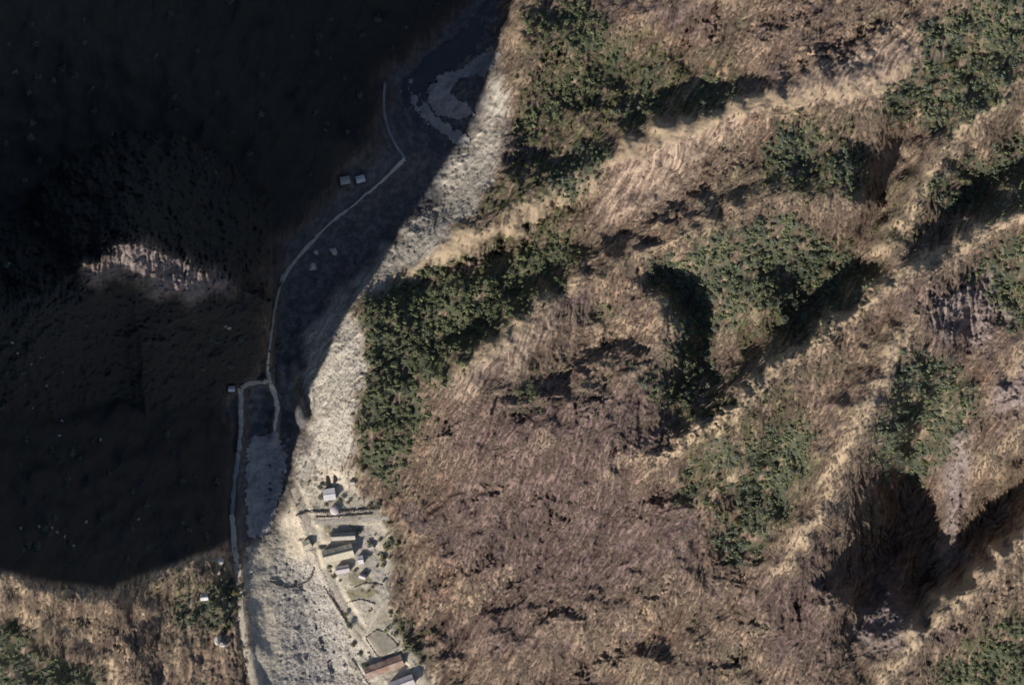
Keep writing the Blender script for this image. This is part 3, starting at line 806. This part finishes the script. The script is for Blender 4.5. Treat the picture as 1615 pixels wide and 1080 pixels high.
# ------------------------------------------------------------------ houses
def boxmesh(name, x0, x1, y0, y1, z0, z1, mat):
    v = [(x, y, z) for z in (z0, z1) for y in (y0, y1) for x in (x0, x1)]
    f = np.array([(0, 2, 3, 1), (4, 5, 7, 6), (0, 1, 5, 4), (2, 6, 7, 3), (0, 4, 6, 2), (1, 3, 7, 5)])
    return mesh_np(name, v, f, 4, mat)
def house(u, v, L, Wd, rot, wh, rise, key, label, z0):
    x, y = world_xy(u, v, z0)
    t = empty('house', (x, y, z0 - 0.05), math.radians(rot))
    tag(t, label, 'house')
    l, w = L * S / 2, Wd * S / 2
    # walls with gables, one closed shell
    r = 0.92
    a, c = l * r, w * 0.88
    gh = rise * 0.88
    V = [(-a, -c, -1.2), (a, -c, -1.2), (a, c, -1.2), (-a, c, -1.2), (-a, -c, wh), (a, -c, wh), (a, c, wh), (-a, c, wh), (-a, 0, wh + gh), (a, 0, wh + gh)]
    me = bpy.data.meshes.new('wall')
    me.from_pydata(V, [], [(0, 1, 5, 4), (2, 3, 7, 6), (1, 2, 6, 9, 5), (3, 0, 4, 8, 7), (4, 5, 9, 8), (7, 8, 9, 6), (3, 2, 1, 0)])
    me.materials.append(MATS['plaster'])
    link('wall', me, t)
    rf = 'roof_' + key
    n = max(2, int(round(2 * l / 3.0)))                     # roofing sheets side by side
    first = {}
    for side in (-1, 1):
        for k in range(n):
            x0, x1 = -l + 2 * l * k / n, -l + 2 * l * (k + 1) / n
            dz = random.uniform(0, 0.03); g = 0.008
            th = 0.08
            e = wh - rise * (w - c) / w + 0.06 + dz * 0.4
            rz_ = wh + rise + 0.06 + dz
            P = [(x0 + g, side * w * random.uniform(0.97, 1.05), e), (x1 - g, side * w * random.uniform(0.97, 1.05), e), (x1 - g, side * 0.02, rz_), (x0 + g, side * 0.02, rz_)]
            Vv = P + [(p[0], p[1], p[2] + th) for p in P]
            F = np.array([(0, 1, 2, 3), (7, 6, 5, 4), (0, 4, 5, 1), (1, 5, 6, 2), (2, 6, 7, 3), (3, 7, 4, 0)])
            if side > 0:
                F = F[:, ::-1]
            me = mesh_np('roof_sheet', Vv, F, 4, rf)
            link('roof_sheet', me, t)
    link('ridge_cap', boxmesh('ridge_cap', -l, l, -0.22, 0.22, wh + rise + 0.16, wh + rise + 0.26, rf), t)
    dr_ = link('door', boxmesh('door', -0.5, 0.5, -c - 0.05, -c + 0.02, 0.0, 2.0, 'dark_timber'), t)
    if l > 3.2:
        for k in (-1, 1):
            wx = k * l * 0.55
            wn = link('window', boxmesh('window', wx - 0.55, wx + 0.55, -c - 0.06, -c + 0.02, 1.0, 2.1, 'dark_timber'), t)
            link('pane', boxmesh('pane', wx - 0.42, wx + 0.42, -c - 0.075, -c - 0.05, 1.12, 1.98, 'glass'), wn)
    return t
for hrow, h0 in zip(HOUSES, hz_house):
    house(*hrow, h0)

# two dark slabs standing in for post shadows above the square hut and a pale dome tank beside it
def lathe(name, prof, mat, n=16):
    V = []; F = []
    for r, z in prof:
        for k in range(n):
            a = 2 * math.pi * k / n
            V.append((r * math.cos(a), r * math.sin(a), z))
    for i in range(len(prof) - 1):
        for k in range(n):
            F.append((i * n + k, i * n + (k + 1) % n, (i + 1) * n + (k + 1) % n, (i + 1) * n + k))
    return mesh_np(name, V, np.array(F), 4, mat, True)
for (u, v, ln, lab) in ((516.5, 758, 15, 'left one of two dark slabs for post shadows above the square white roofed hut'), (528, 755, 13, 'right one of two dark slabs for post shadows above the square white roofed hut')):
    z0 = float(hz(u, v)); x, y = world_xy(u, v, z0)
    t = empty('shadow_slab', (x, y, z0), math.radians(-3)); tag(t, lab, 'slab')
    h_ = ln * S / 2
    link('slab_body', boxmesh('slab_body', -0.7, 0.7, -h_, h_, -0.6, 1.5, 'dark_timber'), t)
    link('slab_cap', boxmesh('slab_cap', -0.85, 0.85, -h_ - 0.1, h_ + 0.1, 1.5, 1.7, 'dark_timber'), t)
z0 = float(hz(528, 804)); x, y = world_xy(528, 804, z0)
t = empty('water_tank', (x, y, z0)); tag(t, 'pale round domed tank below the square white roofed hut', 'tank')
link('tank_wall', lathe('tank_wall', [(2.9, -0.5), (2.9, 1.3), (2.85, 1.4)], 'roof_lilac'), t)
link('dome', lathe('dome', [(3.0, 1.35), (2.9, 1.6), (2.2, 2.2), (1.2, 2.55), (0.01, 2.65)], 'roof_lilac'), t)

# stone walls: each laid out as a run of separate stones
def stone_mesh(seed, name='stone', sub=1):
    g = np.random.default_rng(seed)
    P = []
    t = (1 + 5 ** .5) / 2
    for a in (-1, 1):
        for c in (-t, t):
            P += [(0, a, c), (a, c, 0), (c, 0, a)]
    P = np.array(P) / math.sqrt(1 + t * t)
    me = bpy.data.meshes.new(name)
    import bmesh
    bm = bmesh.new()
    for p in P:
        bm.verts.new(p)
    bmesh.ops.convex_hull(bm, input=bm.verts)
    if sub:
        bmesh.ops.subdivide_edges(bm, edges=bm.edges[:], cuts=sub, use_grid_fill=True)
    ax = np.array([1.0, g.uniform(0.7, 1.0), g.uniform(0.55, 0.85)])
    cuts = [(Vector(g.standard_normal(3)).normalized(), g.uniform(0.55, 0.85)) for _ in range(6)]
    for v in bm.verts:
        c = v.co.normalized() * (1 + g.uniform(-0.12, 0.12))
        for n_, d_ in cuts:
            k = c.dot(n_)
            if k > d_:
                c -= n_ * (k - d_)
        v.co = Vector((c.x * ax[0], c.y * ax[1], c.z * ax[2]))
    bm.normal_update(); bm.to_mesh(me); bm.free()
    return me
STONES = [stone_mesh(100 + k, 'stone', 0) for k in range(5)]
for s_ in STONES: s_.materials.append(MATS['wall_stone'])
def stone_wall(pts, label, height=1.2, thick=0.8):
    P = np.array(chaikin(pts, 1)); d = np.r_[0, np.cumsum(np.hypot(*np.diff(P, axis=0).T))]
    z0 = float(hz(*P[0])); x, y = world_xy(*P[0], z0)
    t = empty('stone_wall', (x, y, z0)); tag(t, label, 'wall')
    q = 0.0
    while q < d[-1]:
        u = np.interp(q, d, P[:, 0]); v = np.interp(q, d, P[:, 1]); z = float(hz(u, v)); xx, yy = world_xy(u, v, z)
        o = link('stone', random.choice(STONES), t)
        ln = random.uniform(1.2, 2.0)
        o.location = (xx - x + random.uniform(-.15, .15), yy - y + random.uniform(-.2, .2), z - z0 + height * 0.3)
        o.scale = (ln * 0.62, thick * random.uniform(0.8, 1.2), height * random.uniform(0.6, 0.9))
        u2 = np.interp(q + 2, d, P[:, 0]); v2 = np.interp(q + 2, d, P[:, 1])
        o.rotation_euler = (random.uniform(-.15, .15), random.uniform(-.15, .15), math.atan2(v - v2, u2 - u))
        q += ln / S * 0.92
stone_wall([(468, 812), (490, 806), (520, 808), (560, 805), (600, 802)], 'dark stone wall running across the slope above the village lane', 1.8, 1.1)
stone_wall([(500, 815), (545, 814), (585, 810)], 'low stone wall along the upper edge of the village lane', 1.2, 0.7)
stone_wall([(426, 917), (440, 923), (456, 928), (474, 922), (488, 914), (494, 902), (496, 892)], 'curved row of dark stones as channel edge shadow in the grey boulder bed', 1.5, 1.0)  # dark stones stand in for the shadow along the channel edge
stone_wall([(560, 925), (580, 918), (604, 922)], 'short stone terrace wall in the village gardens below the pale yard', 0.9, 0.6)
stone_wall([(548, 950), (570, 944), (592, 952)], 'lowest short stone terrace wall beside the bright footpath', 0.9, 0.6)
stone_wall([(512, 925), (526, 948), (540, 970), (552, 990)], 'dark stone embankment between the village road and the boulder bed', 1.7, 1.3)
stone_wall([(556, 1040), (570, 1060), (582, 1078)], 'dark stone embankment left of the faded red brown roof', 1.5, 1.2)
stone_wall([(578, 1004), (600, 989), (630, 1019)], 'stone edging along the upper right side of the grey field', 0.8, 0.6)
stone_wall([(578, 1008), (600, 1042), (629, 1024)], 'stone edging along the lower left side of the grey field', 0.8, 0.6)

# ------------------------------------------------------------------ trees
def crown_arrays(seed, nleaf, rx, rz_, lobes, leaf):
    """leaf-clump faces spread through an uneven crown; returns verts, quads, tint"""
    g = np.random.default_rng(seed)
    C = []
    for k in range(lobes):
        a = 2 * math.pi * (k + g.uniform(-.3, .3)) / lobes
        rr = rx * g.uniform(0.30, 0.62)
        C.append((rr * math.cos(a), rr * math.sin(a), rz_ * g.uniform(0.75, 1.15), rx * g.uniform(0.34, 0.52)))
    C.append((rx * g.uniform(-.15, .15), rx * g.uniform(-.15, .15), rz_ * g.uniform(1.3, 1.5), rx * 0.45))
    C = np.array(C)
    li = g.integers(0, len(C), nleaf)
    d = g.standard_normal((nleaf, 3)); d /= np.linalg.norm(d, axis=1)[:, None]
    d[:, 2] = np.where(d[:, 2] < -0.3, -d[:, 2], d[:, 2])
    r = g.uniform(0.6, 1.08, nleaf) ** 0.7
    c = C[li, :3] + d * (C[li, 3] * r)[:, None]
    nrm = d + g.standard_normal((nleaf, 3)) * 0.55 + np.array([0, 0, 0.25]); nrm /= np.linalg.norm(nrm, axis=1)[:, None]
    ref = g.standard_normal((nleaf, 3))
    e1 = np.cross(nrm, ref); e1 /= np.linalg.norm(e1, axis=1)[:, None]
    e2 = np.cross(nrm, e1)
    s1 = leaf * g.uniform(0.6, 1.3, nleaf)[:, None]; s2 = leaf * g.uniform(0.45, 0.9, nleaf)[:, None]
    V = np.stack([c - e1 * s1, c - e2 * s2 * 0.8, c + e1 * s1, c + e2 * s2 * 1.1], 1).reshape(-1, 3)
    F = np.arange(nleaf * 4).reshape(-1, 4)
    tint = np.repeat(np.clip(g.uniform(0, 1, nleaf) * 0.6 + g.uniform(0, 0.4, len(C))[li], 0, 1), 4)
    return V, F, tint
def trunk_mesh(seed, hgt, r):
    g = np.random.default_rng(seed); V = []; F = []
    def limb(p0, p1, r0, r1, n=6):
        b0 = len(V); p0 = Vector(p0); p1 = Vector(p1); ax = (p1 - p0).normalized(); q = ax.to_track_quat('Z', 'Y')
        mid = p0.lerp(p1, 0.5) + Vector(g.uniform(-.1, .1, 3))
        for p, rr in ((p0, r0), (mid, (r0 + r1) / 2), (p1, r1)):
            for k in range(n):
                a = 2 * math.pi * k / n
                V.append(tuple(p + q @ Vector((rr * math.cos(a), rr * math.sin(a), 0))))
        for i in range(2):
            for k in range(n):
                F.append((b0 + i * n + k, b0 + i * n + (k + 1) % n, b0 + (i + 1) * n + (k + 1) % n, b0 + (i + 1) * n + k))
    limb((0, 0, -1.0), (0.1, 0, hgt * 0.6), r, r * 0.6)
    for k in range(4):
        a = 2 * math.pi * k / 4 + g.uniform(-.4, .4)
        limb((0.1, 0, hgt * 0.5), (hgt * 0.35 * math.cos(a), hgt * 0.35 * math.sin(a), hgt * g.uniform(0.85, 1.1)), r * 0.5, r * 0.18, 5)
    return mesh_np('trunk', V, np.array(F), 4, 'bark', True)
CROWNS = {}
for mk in ('leaf_dark', 'leaf_mid', 'leaf_olive'):
    CROWNS[mk] = []
    for k in range(4):
        V, F, T = crown_arrays(200 + k * 7, 420, 3.1, 2.6, 4 + k % 3, 0.38)
        CROWNS[mk].append(mesh_np('crown', V, F, 4, mk, False, dict(tint=T)))
TRUNKS = [trunk_mesh(300 + k, 3.6, 0.22) for k in range(3)]

def scatter(weight, n_try, mind, seed, box=(0, 0, W, H)):
    """points in photo coordinates kept apart; weight is a fine-grid probability"""
    g = np.random.default_rng(seed)
    U = g.uniform(box[0], box[2], n_try); V = g.uniform(box[1], box[3], n_try)
    keep = g.uniform(0, 1, n_try) < at(weight, U, V)
    U, V = U[keep], V[keep]
    if not mind:
        return U, V
    cell = {}; out = []
    for i in range(len(U)):
        ci, cj = int(U[i] // mind), int(V[i] // mind); ok = True
        for a in (-1, 0, 1):
            for c in (-1, 0, 1):
                for (x, y) in cell.get((ci + a, cj + c), ()):
                    if (x - U[i]) ** 2 + (y - V[i]) ** 2 < mind * mind:
                        ok = False
        if ok:
            cell.setdefault((ci, cj), []).append((U[i], V[i])); out.append((U[i], V[i]))
    o = np.array(out) if out else np.zeros((0, 2))
    return o[:, 0], o[:, 1]

TREE_LABEL = {
 'cliff': ('green tree in the thicket between the pale cliff and the brown slope', 70, 'leaf_mid'),
 'top': ('green bush tree in the narrow strip at the top of the slope', 24, 'leaf_mid'),
 'mid': ('dark bushy tree in the small hollow above the pale ridge', 14, 'leaf_dark'),
 'gully': ('tree in the big wooded gully in the middle of the brown slope', 62, 'leaf_dark'),
 'upper_right': ('dark green tree in the dense wood at the upper right corner', 44, 'leaf_dark'),
 'patches': ('dark tree in the scattered groves below the upper right wood', 18, 'leaf_dark'),
 'central': ('dark tree in the wooded hollow left of the fluted ridge', 22, 'leaf_dark'),
 'ravine': ('dark tree at the wooded head of the black ravine', 24, 'leaf_dark'),
 'corner_right': ('green bush tree at the lower right corner below the last ridge', 14, 'leaf_mid'),
 'corner_left': ('dark green tree at the lower left corner of the grassy hill', 10, 'leaf_dark'),
 'left_hill': ('dark tree on the grassy hill left of the dirt road', 8, 'leaf_dark'),
 'village': ('olive bush tree along the right edge of the village', 8, 'leaf_olive'),
 'small': ('green bush standing in a small clump on the open brown slope', 4, 'leaf_mid'),
}
PLACE = {'cliff': 'thicket beside the pale cliff', 'top': 'green strip at the slope top', 'mid': 'hollow above the pale ridge', 'gully': 'big wooded mid slope gully',
         'upper_right': 'upper right corner wood', 'patches': 'groves under the corner wood', 'central': 'hollow left of the fluted ridge', 'ravine': 'wood above the black ravine',
         'corner_right': 'lower right corner scrub', 'corner_left': 'lower left corner wood', 'left_hill': 'hill beside the dirt road', 'village': 'right village edge', 'small': 'clumps on the open slope'}
def tree_label(key, lab, u, v, U, V, sc, m2):
    size = 'tiny' if sc < 0.45 else 'small' if sc < 0.62 else 'medium' if sc < 0.8 else 'large'
    colr = {'leaf_dark': 'dark green', 'leaf_mid': 'fresh green', 'leaf_olive': 'olive'}[m2]
    fu = int(np.mean(U < u) * 2.999); fv = int(np.mean(V < v) * 2.999)
    part = [['upper left', 'top', 'upper right'], ['left', 'middle', 'right'], ['lower left', 'bottom', 'lower right']][fv][fu]
    return '%s %s tree, %s of the %s' % (size, colr, part, PLACE[key])
rest_u, rest_v, rest_k = [], [], []
for gi, (key, (lab, cap, mk)) in enumerate(TREE_LABEL.items()):
    U, V = scatter(np.clip(wood_m[key] * (0.75 + 0.9 * n_mid + 0.5 * n_big), 0, 1) ** 1.5, 40000, 8.5, 500 + gi)
    n = len(U)
    for i in range(n):
        if i < cap and 4 < U[i] < W - 4 and 4 < V[i] < H - 4:
            z = float(hz(U[i], V[i])); x, y = world_xy(U[i], V[i], z)
            sc = random.uniform(0.4, 1.0) * (0.7 if key in ('village', 'small', 'mid', 'corner_right') else 1.0)
            t = empty('tree', (x, y, z), random.uniform(0, 6.28)); t.scale = (sc, sc, sc * random.uniform(0.55, 0.85))
            m2 = mk if random.random() < 0.72 else random.choice(['leaf_mid', 'leaf_olive', 'leaf_dark'])
            lab2 = tree_label(key, lab, U[i], V[i], U, V, sc, m2)
            tag(t, lab2, 'tree', 'trees: ' + lab.split(' in the ')[-1].split(' at the ')[-1].split(' on the ')[-1])
            link('trunk', random.choice(TRUNKS), t)
            link('crown', random.choice(CROWNS[m2]), t)
        else:
            rest_u.append(U[i]); rest_v.append(V[i]); rest_k.append(mk)

def scatter_mesh(name, U, V, protos, scale, mat, lift=0.0, yaw=None, tint=None, kind='stuff', label=None, cat=None, flat=1.0, sink=0.0):
    """one joined mesh of many small plants or stones standing on the ground"""
    n = len(U)
    if n == 0: return
    g = np.random.default_rng(n)
    z = hz(U, V) + lift; x, y = world_xy(np.asarray(U), np.asarray(V), z)
    a = g.uniform(0, 6.28, n) if yaw is None else yaw
    pi = g.integers(0, len(protos), n)
    VV, FF, TT = [], [], []; off = 0
    for k, (pv, pf, pt) in enumerate(protos):
        s = np.where(pi == k)[0]
        if len(s) == 0: continue
        ca, sa = np.cos(a[s])[:, None], np.sin(a[s])[:, None]
        sc = scale[s][:, None]
        vx = (pv[None, :, 0] * ca - pv[None, :, 1] * sa) * sc + x[s][:, None]
        vy = (pv[None, :, 0] * sa + pv[None, :, 1] * ca) * sc + y[s][:, None]
        vz = pv[None, :, 2] * sc * flat + z[s][:, None] - sink * sc
        VV.append(np.stack([vx, vy, vz], -1).reshape(-1, 3))
        FF.append((pf[None] + (np.arange(len(s)) * len(pv))[:, None, None]).reshape(-1, pf.shape[1]) + off)
        off += len(s) * len(pv)
        ti = (g.uniform(0, 1, n) if tint is None else tint)[s]
        TT.append((pt[None] * 0.5 + ti[:, None]).reshape(-1))
    me = mesh_np(name, np.concatenate(VV), np.concatenate(FF), protos[0][1].shape[1], mat, False, dict(tint=np.concatenate(TT)))
    o = link(name, me); tag(o, label, cat, None, kind)
    return o
low = [crown_arrays(400 + k, 90, 2.9, 1.9, 4, 0.60) for k in range(5)]
for (u, v, sc, mk, lab) in [
    (505, 768, 0.75, 'leaf_dark', 'dark bush left of the square white roofed hut'), (507, 783, 0.85, 'leaf_dark', 'larger dark bush at the lower left of the square white roofed hut'),
    (515, 795, 0.6, 'leaf_dark', 'small dark bush just below the square white roofed hut'), (537, 788, 0.7, 'leaf_dark', 'dark bush at the lower right of the square white roofed hut'),
    (549, 792, 0.5, 'leaf_olive', 'small olive bush between the square hut and the stone wall'), (596, 796, 0.8, 'leaf_dark', 'dark tree at the right end of the stone wall'),
    (582, 798, 0.55, 'leaf_olive', 'olive bush left of the dark tree at the stone wall end'), (566, 838, 0.65, 'leaf_dark', 'dark bush at the right end of the long grey beige roof'),
    (522, 842, 0.6, 'leaf_olive', 'olive bush at the left end of the long grey beige roof'), (520, 893, 0.75, 'leaf_dark', 'dark bush below the left end of the big cream roof'),
    (527, 908, 0.7, 'leaf_dark', 'dark bush left of the small lilac grey shed'), (560, 900, 0.5, 'leaf_olive', 'olive bush between the two lilac sheds'),
    (588, 925, 0.5, 'leaf_olive', 'olive bush at the right end of the upper terrace wall'), (545, 968, 0.6, 'leaf_olive', 'olive bush beside the village road above the footpath fork'),
    (552, 985, 0.8, 'leaf_dark', 'dark bush at the lower end of the road embankment'), (558, 1015, 0.75, 'leaf_olive', 'olive bush left of the grey field'),
    (568, 1030, 0.7, 'leaf_dark', 'dark bush at the lower left corner of the grey field'), (575, 1048, 0.8, 'leaf_dark', 'dark bush at the left end of the faded red brown roof'),
    (640, 1010, 0.7, 'leaf_olive', 'olive bush at the right corner of the grey field'), (604, 880, 0.8, 'leaf_olive', 'olive tree at the foot of the slope right of the pale yard'),
    (610, 862, 0.9, 'leaf_olive', 'bigger olive tree at the foot of the slope above the pale yard')]:
    z = float(hz(u, v)); x, y = world_xy(u, v, z)
    t = empty('bush', (x, y, z), random.uniform(0, 6.28)); t.scale = (sc, sc, sc * 0.8); tag(t, lab, 'bush')
    link('trunk', random.choice(TRUNKS), t); link('crown', random.choice(CROWNS[mk]), t)
rest_u, rest_v = np.array(rest_u), np.array(rest_v); rest_k = np.array(rest_k)
for mk in ('leaf_dark', 'leaf_mid'):
    s = rest_k == mk
    scatter_mesh('woodland', rest_u[s], rest_v[s], low, rng.uniform(0.35, 0.95, s.sum()), mk, label='tree canopy filling the wooded gullies of the slope, %s' % ('dark green' if mk == 'leaf_dark' else 'fresh green'), cat='woodland')
# undergrowth in the woods and scrub outside them
tiny = [crown_arrays(450 + k, 22, 1.5, 0.8, 3, 0.60) for k in range(5)]
U, V = scatter(np.clip(blur(wood, 7, 1), 0, 1) * (1 - cliff) * 0.9, 24000, 0, 61)
scatter_mesh('undergrowth', U, V, tiny, rng.uniform(0.6, 1.4, len(U)), 'leaf_mid', label='low green undergrowth beneath the woods', cat='undergrowth')
U, V = scatter(np.clip(shrub * 0.7 + 0.015, 0, 1) * wild * (1 - wood) * (1 - cliff) ** 2 * (1 - leftm) * (1 - scar), 26000, 0, 62)
scatter_mesh('scrub', U, V, tiny, rng.uniform(0.35, 1.1, len(U)), 'shrub_mix', label='olive scrub scattered over the brown slope', cat='scrub')
# dark wood on the shaded mountain
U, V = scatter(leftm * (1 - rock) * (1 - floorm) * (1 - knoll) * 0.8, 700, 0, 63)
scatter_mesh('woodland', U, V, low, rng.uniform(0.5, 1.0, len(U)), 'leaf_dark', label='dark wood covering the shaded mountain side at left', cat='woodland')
U, V = scatter(floorm * np.clip(n_mid * 0.5, 0, 1) * (FU < 560) * (FV < 640), 9000, 0, 64)
scatter_mesh('scrub', U, V, tiny, rng.uniform(0.5, 1.2, len(U)), 'shrub_mix', label='grey scrub on the shaded river bank below the track', cat='scrub')
# village scrub
U, V = scatter(np.clip(gravel * (1 - rapid) * (n_mid > 0.5), 0, 1) * ((FU > 500) | (FV < 860)), 3000, 0, 65)
scatter_mesh('scrub', U, V, tiny, rng.uniform(0.35, 0.9, len(U)), 'leaf_olive', label='olive weeds between the village houses', cat='scrub')

# dry grass tussocks lying down the slope
def tussock(seed, n=2):
    g = np.random.default_rng(seed); V = []; F = []; T = []
    for k in range(n):
        o = np.array([g.uniform(-.5, .5), g.uniform(-.5, .5), -0.15]); yaw = g.normal(0, 0.2); L = g.uniform(2.0, 4.2); w = g.uniform(0.14, 0.26); up = g.uniform(0.15, 0.45)
        d = np.array([math.cos(yaw), math.sin(yaw), 0]); s = np.array([-d[1], d[0], 0])
        b = len(V)
        V += [o - s * w, o + s * w, o + d * L * 0.55 + s * w * 0.9 + [0, 0, up], o + d * L * 0.5 - s * w * 0.9 + [0, 0, up], o + d * L + [0, 0, up * 0.9]]
        F += [(b, b + 1, b + 2), (b, b + 2, b + 3), (b + 3, b + 2, b + 4)]; T += [g.uniform(0, 1)] * 5
    return np.array(V), np.array(F), np.array(T)
tus = [tussock(700 + k) for k in range(8)]
gw = np.clip((1 - 0.55 * ridge) * open_ * (1 - cliff) * (1 - leftm) * (1 - 0.85 * rock) * (0.95 - 0.85 * scar) * (1 - 0.4 * shrub), 0, 1)
U, V = scatter(gw * np.clip(0.6 + 0.25 * l2, 0.15, 1), 125000, 0, 71)
ddx, ddy = at(dx, U, V), at(dy, U, V)
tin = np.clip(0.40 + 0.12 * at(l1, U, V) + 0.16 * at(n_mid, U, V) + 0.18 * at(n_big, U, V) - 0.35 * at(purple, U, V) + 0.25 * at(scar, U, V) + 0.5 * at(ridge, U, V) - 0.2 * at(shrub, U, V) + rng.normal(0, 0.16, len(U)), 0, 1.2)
scatter_mesh('dry_grass', U, V, tus, rng.uniform(0.7, 1.5, len(U)), 'dry_grass', yaw=np.arctan2(-ddy, ddx) + rng.normal(0, 0.14, len(U)), tint=tin, label='dry brown grass tussocks covering the sunny slope', cat='grass')

# ------------------------------------------------------------------ boulders
BOULD = [stone_mesh(900 + k, 'boulder', 1) for k in range(6)]
for s_ in BOULD: s_.materials.append(MATS['stone'])
PALE = [stone_mesh(950 + k, 'boulder', 1) for k in range(4)]
for s_ in PALE: s_.materials.append(MATS['pale_stone'])
def boulder(u, v, r, lab, grp=None, meshes=BOULD):
    z = float(hz(u, v)); x, y = world_xy(u, v, z)
    o = link('boulder', random.choice(meshes)); o.location = (x, y, z + r * 0.2)
    o.scale = (r, r * random.uniform(.75, 1.1), r * random.uniform(.8, 1.1)); o.rotation_euler = (random.uniform(-.3, .3), random.uniform(-.3, .3), random.uniform(0, 6.28))
    tag(o, lab, 'boulder', grp)
U, V = scatter(rapid * 0.9, 6000, 6.5, 81)
for i in range(min(len(U), 150)):
    if V[i] < H - 3:
        rr = random.uniform(0.6, 1.5)
        boulder(U[i], V[i], rr, '%s grey boulder in the %s of the sunny river bed' % ('small' if rr < 0.85 else 'mid sized' if rr < 1.15 else 'large', ('upper' if V[i] < 930 else 'middle' if V[i] < 1005 else 'lower') + (' left part' if U[i] < 430 + (V[i] - 860) * 0.35 else ' right part')), 'boulders in the river bed')
for (u, v, r, lab) in ((525, 396, 3.2, 'big pale boulder in the shade, rightmost below the river track'), (497, 398, 2.2, 'mid pale boulder in the shade just under the river track'), (494, 421, 3.0, 'lowest pale boulder in the shade below the river track'),
                       (346, 884, 3.2, 'pale rock at the shadow edge beside the start of the lit road'), (343, 902, 2.2, 'smaller pale rock below the one at the shadow edge'), (344, 1008, 3.6, 'large pale rock on the hill foot left of the dirt road'),
                       (352, 1016, 2.2, 'smaller pale rock touching the large one left of the dirt road'), (450, 742, 1.6, 'white boulder at the upper edge of the shaded sand flat')):
    boulder(u, v, r, lab, None, PALE)
nb = [(30, 560), (48, 572), (62, 566), (20, 540), (75, 605), (100, 583), (50, 640), (95, 665), (60, 830), (78, 832), (92, 838), (105, 848), (35, 836), (115, 860), (135, 822), (220, 820), (90, 690), (160, 690), (355, 512), (365, 518)]
for (u, v) in nb:
    rr = random.uniform(0.8, 1.6)
    boulder(u + random.uniform(-4, 4), v + random.uniform(-4, 4), rr, '%s pale rock on the dark mountain side %s' % ('small' if rr < 1.2 else 'large', 'level with the lit knoll' if u > 300 else 'below the lit knoll near the left edge' if v < 620 else 'midway between lit knoll and lit crest' if v < 750 else 'just above the lit lower left crest'), 'rocks on the dark mountain side', BOULD)
def stone_arr(seed):
    me = stone_mesh(seed, 'tmp', 0)
    v = np.array([x.co[:] for x in me.vertices]); f = np.array([list(p.vertices) for p in me.polygons]); bpy.data.meshes.remove(me)
    return v, f, np.zeros(len(v))
pebs = [stone_arr(1000 + k) for k in range(6)]
U, V = scatter(np.clip(rapid + 0.25 * gravel * (FU < 500) + 0.12 * gravel, 0, 1), 42000, 0, 82, (380, 700, 700, H))
scatter_mesh('gravel', U, V, pebs, rng.uniform(0.15, 0.55, len(U)), 'stone', label='loose stones of the sunny river bed', cat='gravel')
U, V = scatter(cliff * 0.7, 40000, 0, 83, (440, 180, 800, 780))
scatter_mesh('scree', U, V, pebs, rng.uniform(0.2, 0.6, len(U)), 'stone', label='scree stones lying on the pale river cliff', cat='scree')
# look-alikes that still share a label are told apart by their order from the left
_by = {}
for o in bpy.data.objects:
    if 'label' in o and o.parent is None and o.get('kind') != 'stuff':
        _by.setdefault(o['label'], []).append(o)
for lab, os_ in _by.items():
    if len(os_) < 2: continue
    os_.sort(key=lambda o: o.location.x)
    words = {2: ['left one', 'right one'], 3: ['left one', 'middle one', 'right one']}.get(len(os_)) or ['leftmost', 'second from left', 'third from left', 'fourth from left', 'fifth from left', 'sixth from left', 'seventh from left', 'eighth from left'][:len(os_)]
    for o, w_ in zip(os_, words):
        n2 = lab + ', ' + w_
        if len(n2.replace(',', '').split()) <= 16: o['label'] = n2
print('TRIS', sum(len(m.polygons) for m in bpy.data.meshes), 'OBJ', len(bpy.data.objects))
